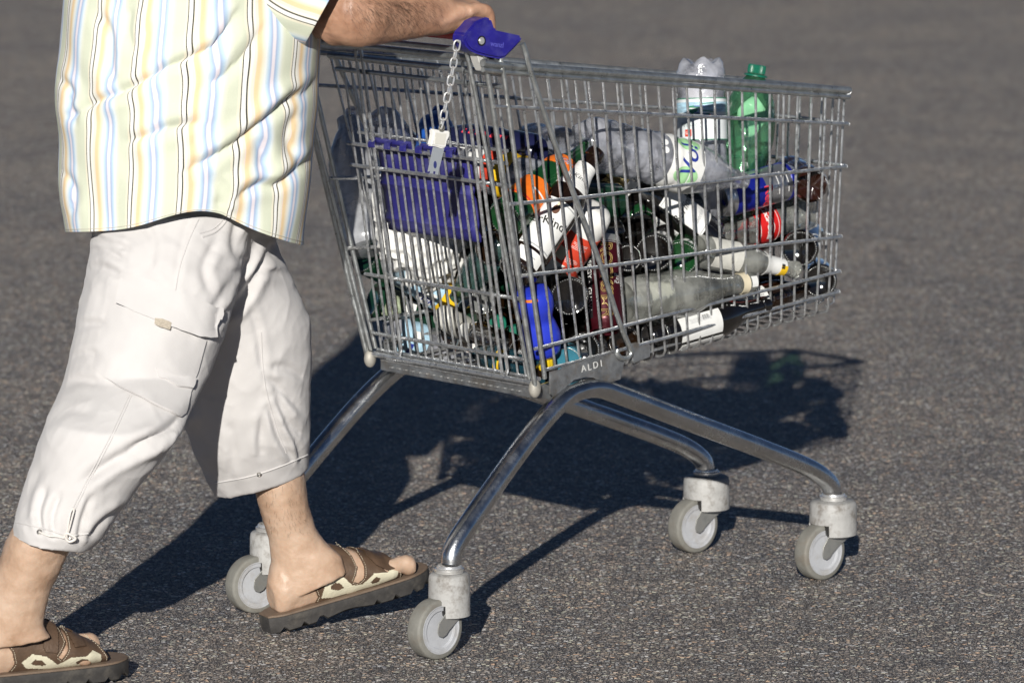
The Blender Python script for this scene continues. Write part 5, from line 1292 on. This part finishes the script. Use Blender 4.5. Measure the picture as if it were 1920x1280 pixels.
b = Bottle('cola_bottle', 'second clear cola bottle, only its red label showing under the blue and silver can', 'bottle', 'cola', place((1488, 376), (1300, 418), .13, .238, -1), CLEAR, k=1.0); l = b.sleeve(.093, .148, 0, 2.2, COLAR); b.text('Coca-Cola', .0170, .122, .05, 180, WPRINT, .0016, l, shear=.35)
b = Bottle('glass_bottle', 'small clear glass bottle with a white and yellow neck label pointing right', 'bottle', 'clear', place((1306, 470), (1494, 506), .048, .235), FROST, k=1.18, knurl=False, fat=.92)
l = b.sleeve(.150, .200, 0, 2.4, WLAB, name='neck_label'); b.sleeve(.186, .201, .7, .9, YEL, off=.001, name='label_band', parent=l)
for i in range(6): b.shape(rect(.0007*(1+i % 3), .008), .190, -.35+.09*i, 0, BLACK, .0015, l, 'bar_mark')
b.sleeve(.02, .085, -.2, 1.0, mat('worn_label', (.60, .59, .54), .6, var=.15, bump=.3), name='label')
b = Bottle('glass_bottle', 'wide clear dusty glass bottle lying along the near side, base at the left', 'bottle', 'glass', place((1166, 566), (1412, 528), .052, .305), FROST, k=1.2, seg=44, fat=.86)
b.sleeve(.035, .088, -.1, .9, mat('worn_label_pale', (.62, .62, .57), .6, var=.12, vscale=30, bump=.3), name='label', off=-.002); b.sleeve(.268, .284, m=CREAMLAB, name='neck_band'); b.sleeve(.287, .300, m=WLAB, name='paper_tag', half=.5, off=.0004)
b = Bottle('beer_bottle', 'dark beer bottle lying on the basket floor with a printed white label facing out', 'bottle', 'beer', place((1206, 636), (1440, 570), .050, .295), DARK, knurl=True, k=1.13, fat=.92)
l = b.sleeve(.060, .155, .12, .62, WLAB)
for i in range(6): b.shape(rect(.0008*(1+i % 2), .008), .127-.0026*i, -.25, 90, BLACK, .0014, l, 'bar_mark')
for i in range(4): b.shape(rect(.05, .0006), .107, -.28+.06*i, 90, GLAB, .0014, l, 'print_line')
l = b.sleeve(.064, .160, 1.20, .24, WLAB, name='front_label'); 
b = Bottle('beer_bottle', 'dark beer bottle low at the front with a narrow white label behind the wires', 'bottle', 'beer', place((1340, 588), (1530, 535), .080, .245), BROWN, knurl=True, k=.94); l = b.sleeve(.028, .105, -.1, .8, WLAB)
for i in range(3): b.shape(rect(.016, .001), .088, -.3+.12*i, 90, BLACK, .0014, l, 'print_line')
ends = [((1500, 466), .018, DARK, 'dark bottle lying end on, upper one of two round bases at the front corner', .97), ((1538, 527), .018, DARK, 'dark bottle lying end on, lower one of two round bases at the front corner', .9),
        ((1226, 474), .030, DARK, 'dark bottle lying end on with its round base left of the green base', 1.0), ((1068, 556), .022, DARK, 'dark bottle lying end on with its round base just left of the maroon can', 1.0),
        ((927, 466), .050, BROWN, 'brown bottle lying end on with its base below the lower corner of the blue flap', .95), ((1092, 656), .020, DARK, 'dark bottle lying end on at the basket floor beside the light blue base', .92),
        ((1276, 484), .026, GREEN, 'green bottle lying end on, its round base showing right of a dark base', .92), ((1178, 484), .050, DARK, 'dark bottle lying end on right of the maroon can, base half in shade', .72),
        ((1062, 678), .016, mat('light_blue_glass', (.05, .22, .30), .12, trans=.2, coat=.3), 'light blue bottle lying end on at the basket floor by the yellow cap', .78),
        ((1228, 628), .030, DARK, 'dark bottle lying end on at the floor near the clamp of the side bracket', .8), ((1170, 640), .035, BROWN, 'brown bottle lying end on behind the hook of the brace rod', .85),
        ((905, 566), .045, mat('grey_clear_glass', (.26, .27, .26), .08, trans=.4, coat=.4), 'greyish clear bottle lying end on next to the yellow label', .68)]
for px_, off, m_, lb, k in ends:
    b = endon('glass_bottle', lb, 'bottle', px_, off, m_, k, (random.uniform(-.22, .22), 1, random.uniform(-.1, .12)), 'beer', px_[0] < 960, knurl=True)
# --- left hand half and the floor
b = Bottle('detergent_bottle', 'waisted bright blue plastic bottle with a yellow cap at its lower end', 'bottle', 'deterg', place((998, 540), (1020, 668), .032, .13), BLUEB, crush=.0015, k=1.03); b.cap(.0165, .127, .150, YCAP, ribs=16); b.sleeve(.008, .012, .3, .5, ORANGE, name='orange_edge')
b = Bottle('plastic_bottle', 'pale blue plastic bottle with bright yellow label under the carrier bag', 'bottle', 'pet05', place((738, 494), (908, 598), .045, .195, 1, True), PALEB, crush=.003, k=.86, fat=1.15)
l = b.sleeve(.098, .128, 0, 1.7, YEL); b.text('GRA', .009, .115, -.55, 0, REDL, .0016, l); b.text('1.49', .012, .136, .2, 0, REDL, .0016, l) if 0 else None; b.sleeve(.040, .0975, 0, 1.7, LBLUE, name='blue_band'); b.sleeve(.060, .090, .75, .50, WLAB, off=.001, name='white_panel'); b.text('STER', .0155, .075, .78, 90, BPRINT, .0022, None, thick=.0003)
b = Bottle('glass_bottle', 'dark green glass bottle low at the rear with a small printed label near its base', 'bottle', 'beer', place((700, 560), (902, 622), .06, .215, 1, True), DGREEN, knurl=True, k=.82, fat=1.2); b.sleeve(.012, .045, -.1, .8, mat('torn_label', (.26, .3, .2), .6, var=.5, vscale=160)); b.sleeve(.05, .07, 0, .5, WLAB, name='paper_bit')
b = Bottle('glass_bottle', 'dark green glass bottle in the rear corner above the other dark green one', 'bottle', 'beer', place((684, 478), (850, 560), .08, .24, 1, True), DGREEN, knurl=True)
b = Bottle('water_bottle', 'clear plastic bottle with a light blue label lying on the floor at the rear', 'bottle', 'pet15', place((724, 622), (925, 690), .05, .225, 1, True), PETC, crush=.003, k=.68, fat=1.15, petal=True); l = b.sleeve(.014, .07, 0, 1.9, LBLUE); b.shape(rect(.018, .014), .046, -.3, 0, WLAB, .0014, l, 'white_patch'); b.shape(rect(.02, .008), .04, .45, 0, BPRINT, .0014, l, 'blue_patch')
b = Bottle('crushed_bottle', 'crumpled teal plastic bottle without label, wedged below the corner of the seat flap', 'bottle', 'pet05', place((948, 446), (862, 548), .075, .15, 1, True), PETT, crush=.008, k=.74, fat=1.2)
b = Bottle('plastic_bottle', 'brown plastic bottle whose green cap faces out, left of the blue detergent bottle', 'bottle', 'pet05', place((925, 560), (933, 606), .20, .17, -1, True), PETB, k=.76); b.cap(.0158, .160, .176, GRCAP)
b = Bottle('beer_bottle', 'brown bottle with green cap, cap half hidden by the blue detergent bottle', 'bottle', 'long', place((960, 590), (967, 626), .2, .17, -1, True), BROWN, k=.72); b.cap(.0150, .156, .172, GRCAP)
b = Bottle('beer_bottle', 'brown bottle with white and gold foil neck lying left of the blue detergent bottle', 'bottle', 'long', place((1020, 684), (926, 636), .05, .19, 1, True), BROWN, k=.82); b.sleeve(.135, .172, m=GOLD, name='neck_foil'); b.cap(.0155, .173, .196, WHITEP)
b = Bottle('plastic_bottle', 'dark teal plastic bottle with white cap lying along the bottom rear edge', 'bottle', 'pet05', place((1016, 700), (878, 656), .045, .19, 1, True), TEALD, k=.80, crush=.002); b.cap(.0135, .166, .182, WHITEP); l = b.sleeve(.082, .096, 0, .7, YEL); b.sleeve(.086, .092, 0, .5, GRPRINT, off=.001, name='green_print', parent=l); b.shape(rect(.006, .007), .174, .1, 0, ORANGE, .005, None, 'orange_mark')
b = Bottle('plastic_bottle', 'off white frosted plastic bottle end beneath the yellow label', 'bottle', 'spray', place((826, 590), (930, 650), .05, .18, 1, True), mat('offwhite_plastic', (.52, .51, .47), .4, var=.1, bump=.3), k=.66)
b = Bottle('beer_bottle', 'brown bottle with a white neck label low under the off white bottle', 'bottle', 'beer', place((975, 660), (858, 612), .06, .2, 1, True), BROWN, k=.78, knurl=True); b.sleeve(.135, .175, 0, 1.8, WLAB, name='neck_label')
b = Bottle('beer_bottle', 'brown bottle tip with reddish brown mouth just right of the green plastic bottle', 'bottle', 'beer', place((1370, 430), (1430, 296), .17, .22), AMBER, k=.85)
# --- white carrier bag bulging under the seat flap
bagc = ongate(800, 425, .10); bg_ = MB()
bg_.sphere((0, 0, 0), (.088, .092, .112), 72, Matrix.Translation(bagc) @ Matrix.Rotation(PHI, 4, 'Z') @ Matrix.Rotation(R(-12), 4, 'Y'))
def bag(co, n):
    q = co*13; f = .016*noise.noise(q)
    c = co*34; f += .007*(1-abs(noise.noise(c))*2.4)
    c2 = co*75; f += .0028*(1-abs(noise.noise(c2))*2.4); return f
bme_ = remeshed('carrier_bag', bg_, .0032, 2, bag)
bg_o = meshobj('carrier_bag', bme_, mat('white_bag', (.80, .79, .76), .45, bump=.3, bscale=60), None); tag(bg_o, 'crumpled white plastic carrier bag bulging out below the blue seat flap', 'carrier bag')
# --- bottles buried in the heap
def proto(name, m, kind, M, cl):
    return Bottle(name, cl+' glass bottle buried in the heap of empties, seen only in the gaps', 'bottle', kind, M, m, group='bottles buried in the heap', seg=20)
def dup(root, M):
    c = root.copy(); col.objects.link(c); c.matrix_world = M
    for ch in list(root.children):
        d = ch.copy(); col.objects.link(d); d.parent = c
    return c
P0 = None; cnt = 0
mats_ = [DARK, BROWN, DGREEN]; protos = {}
for iw in range(6):
    for iv in range(6):
        for iu in range(3):
            uu = .435+.225*iu+random.uniform(-.03, .03); ww = .462+.0975*(uu-.21)+.056*iw+random.uniform(-.006, .006)
            top = .735-.10*(uu-.25)-.06*max(0, uu-.7)/.3 
            sv_ = side_v(uu, ww); v = -sv_+.150+.058*iv
            if v > sv_-.045 or ww > top: continue
            if ww > top-.06 and v > .03: ww -= .01
            ax = (HU*random.choice((1, -1))+HV*random.uniform(-.14, .14)+HW*random.uniform(-.02, .16)).normalized()
            c = cart(uu, v, ww)
            M = frame_at(c-ax*.115, ax); mi = random.choice((0, 0, 1, 1, 2))
            if mi not in protos: protos[mi] = proto('buried_bottle', mats_[mi], 'long' if mi == 1 else 'beer', M, ('black', 'brown', 'dark green')[mi])
            else: dup(protos[mi].root, M)
            cnt += 1
print('buried', cnt)
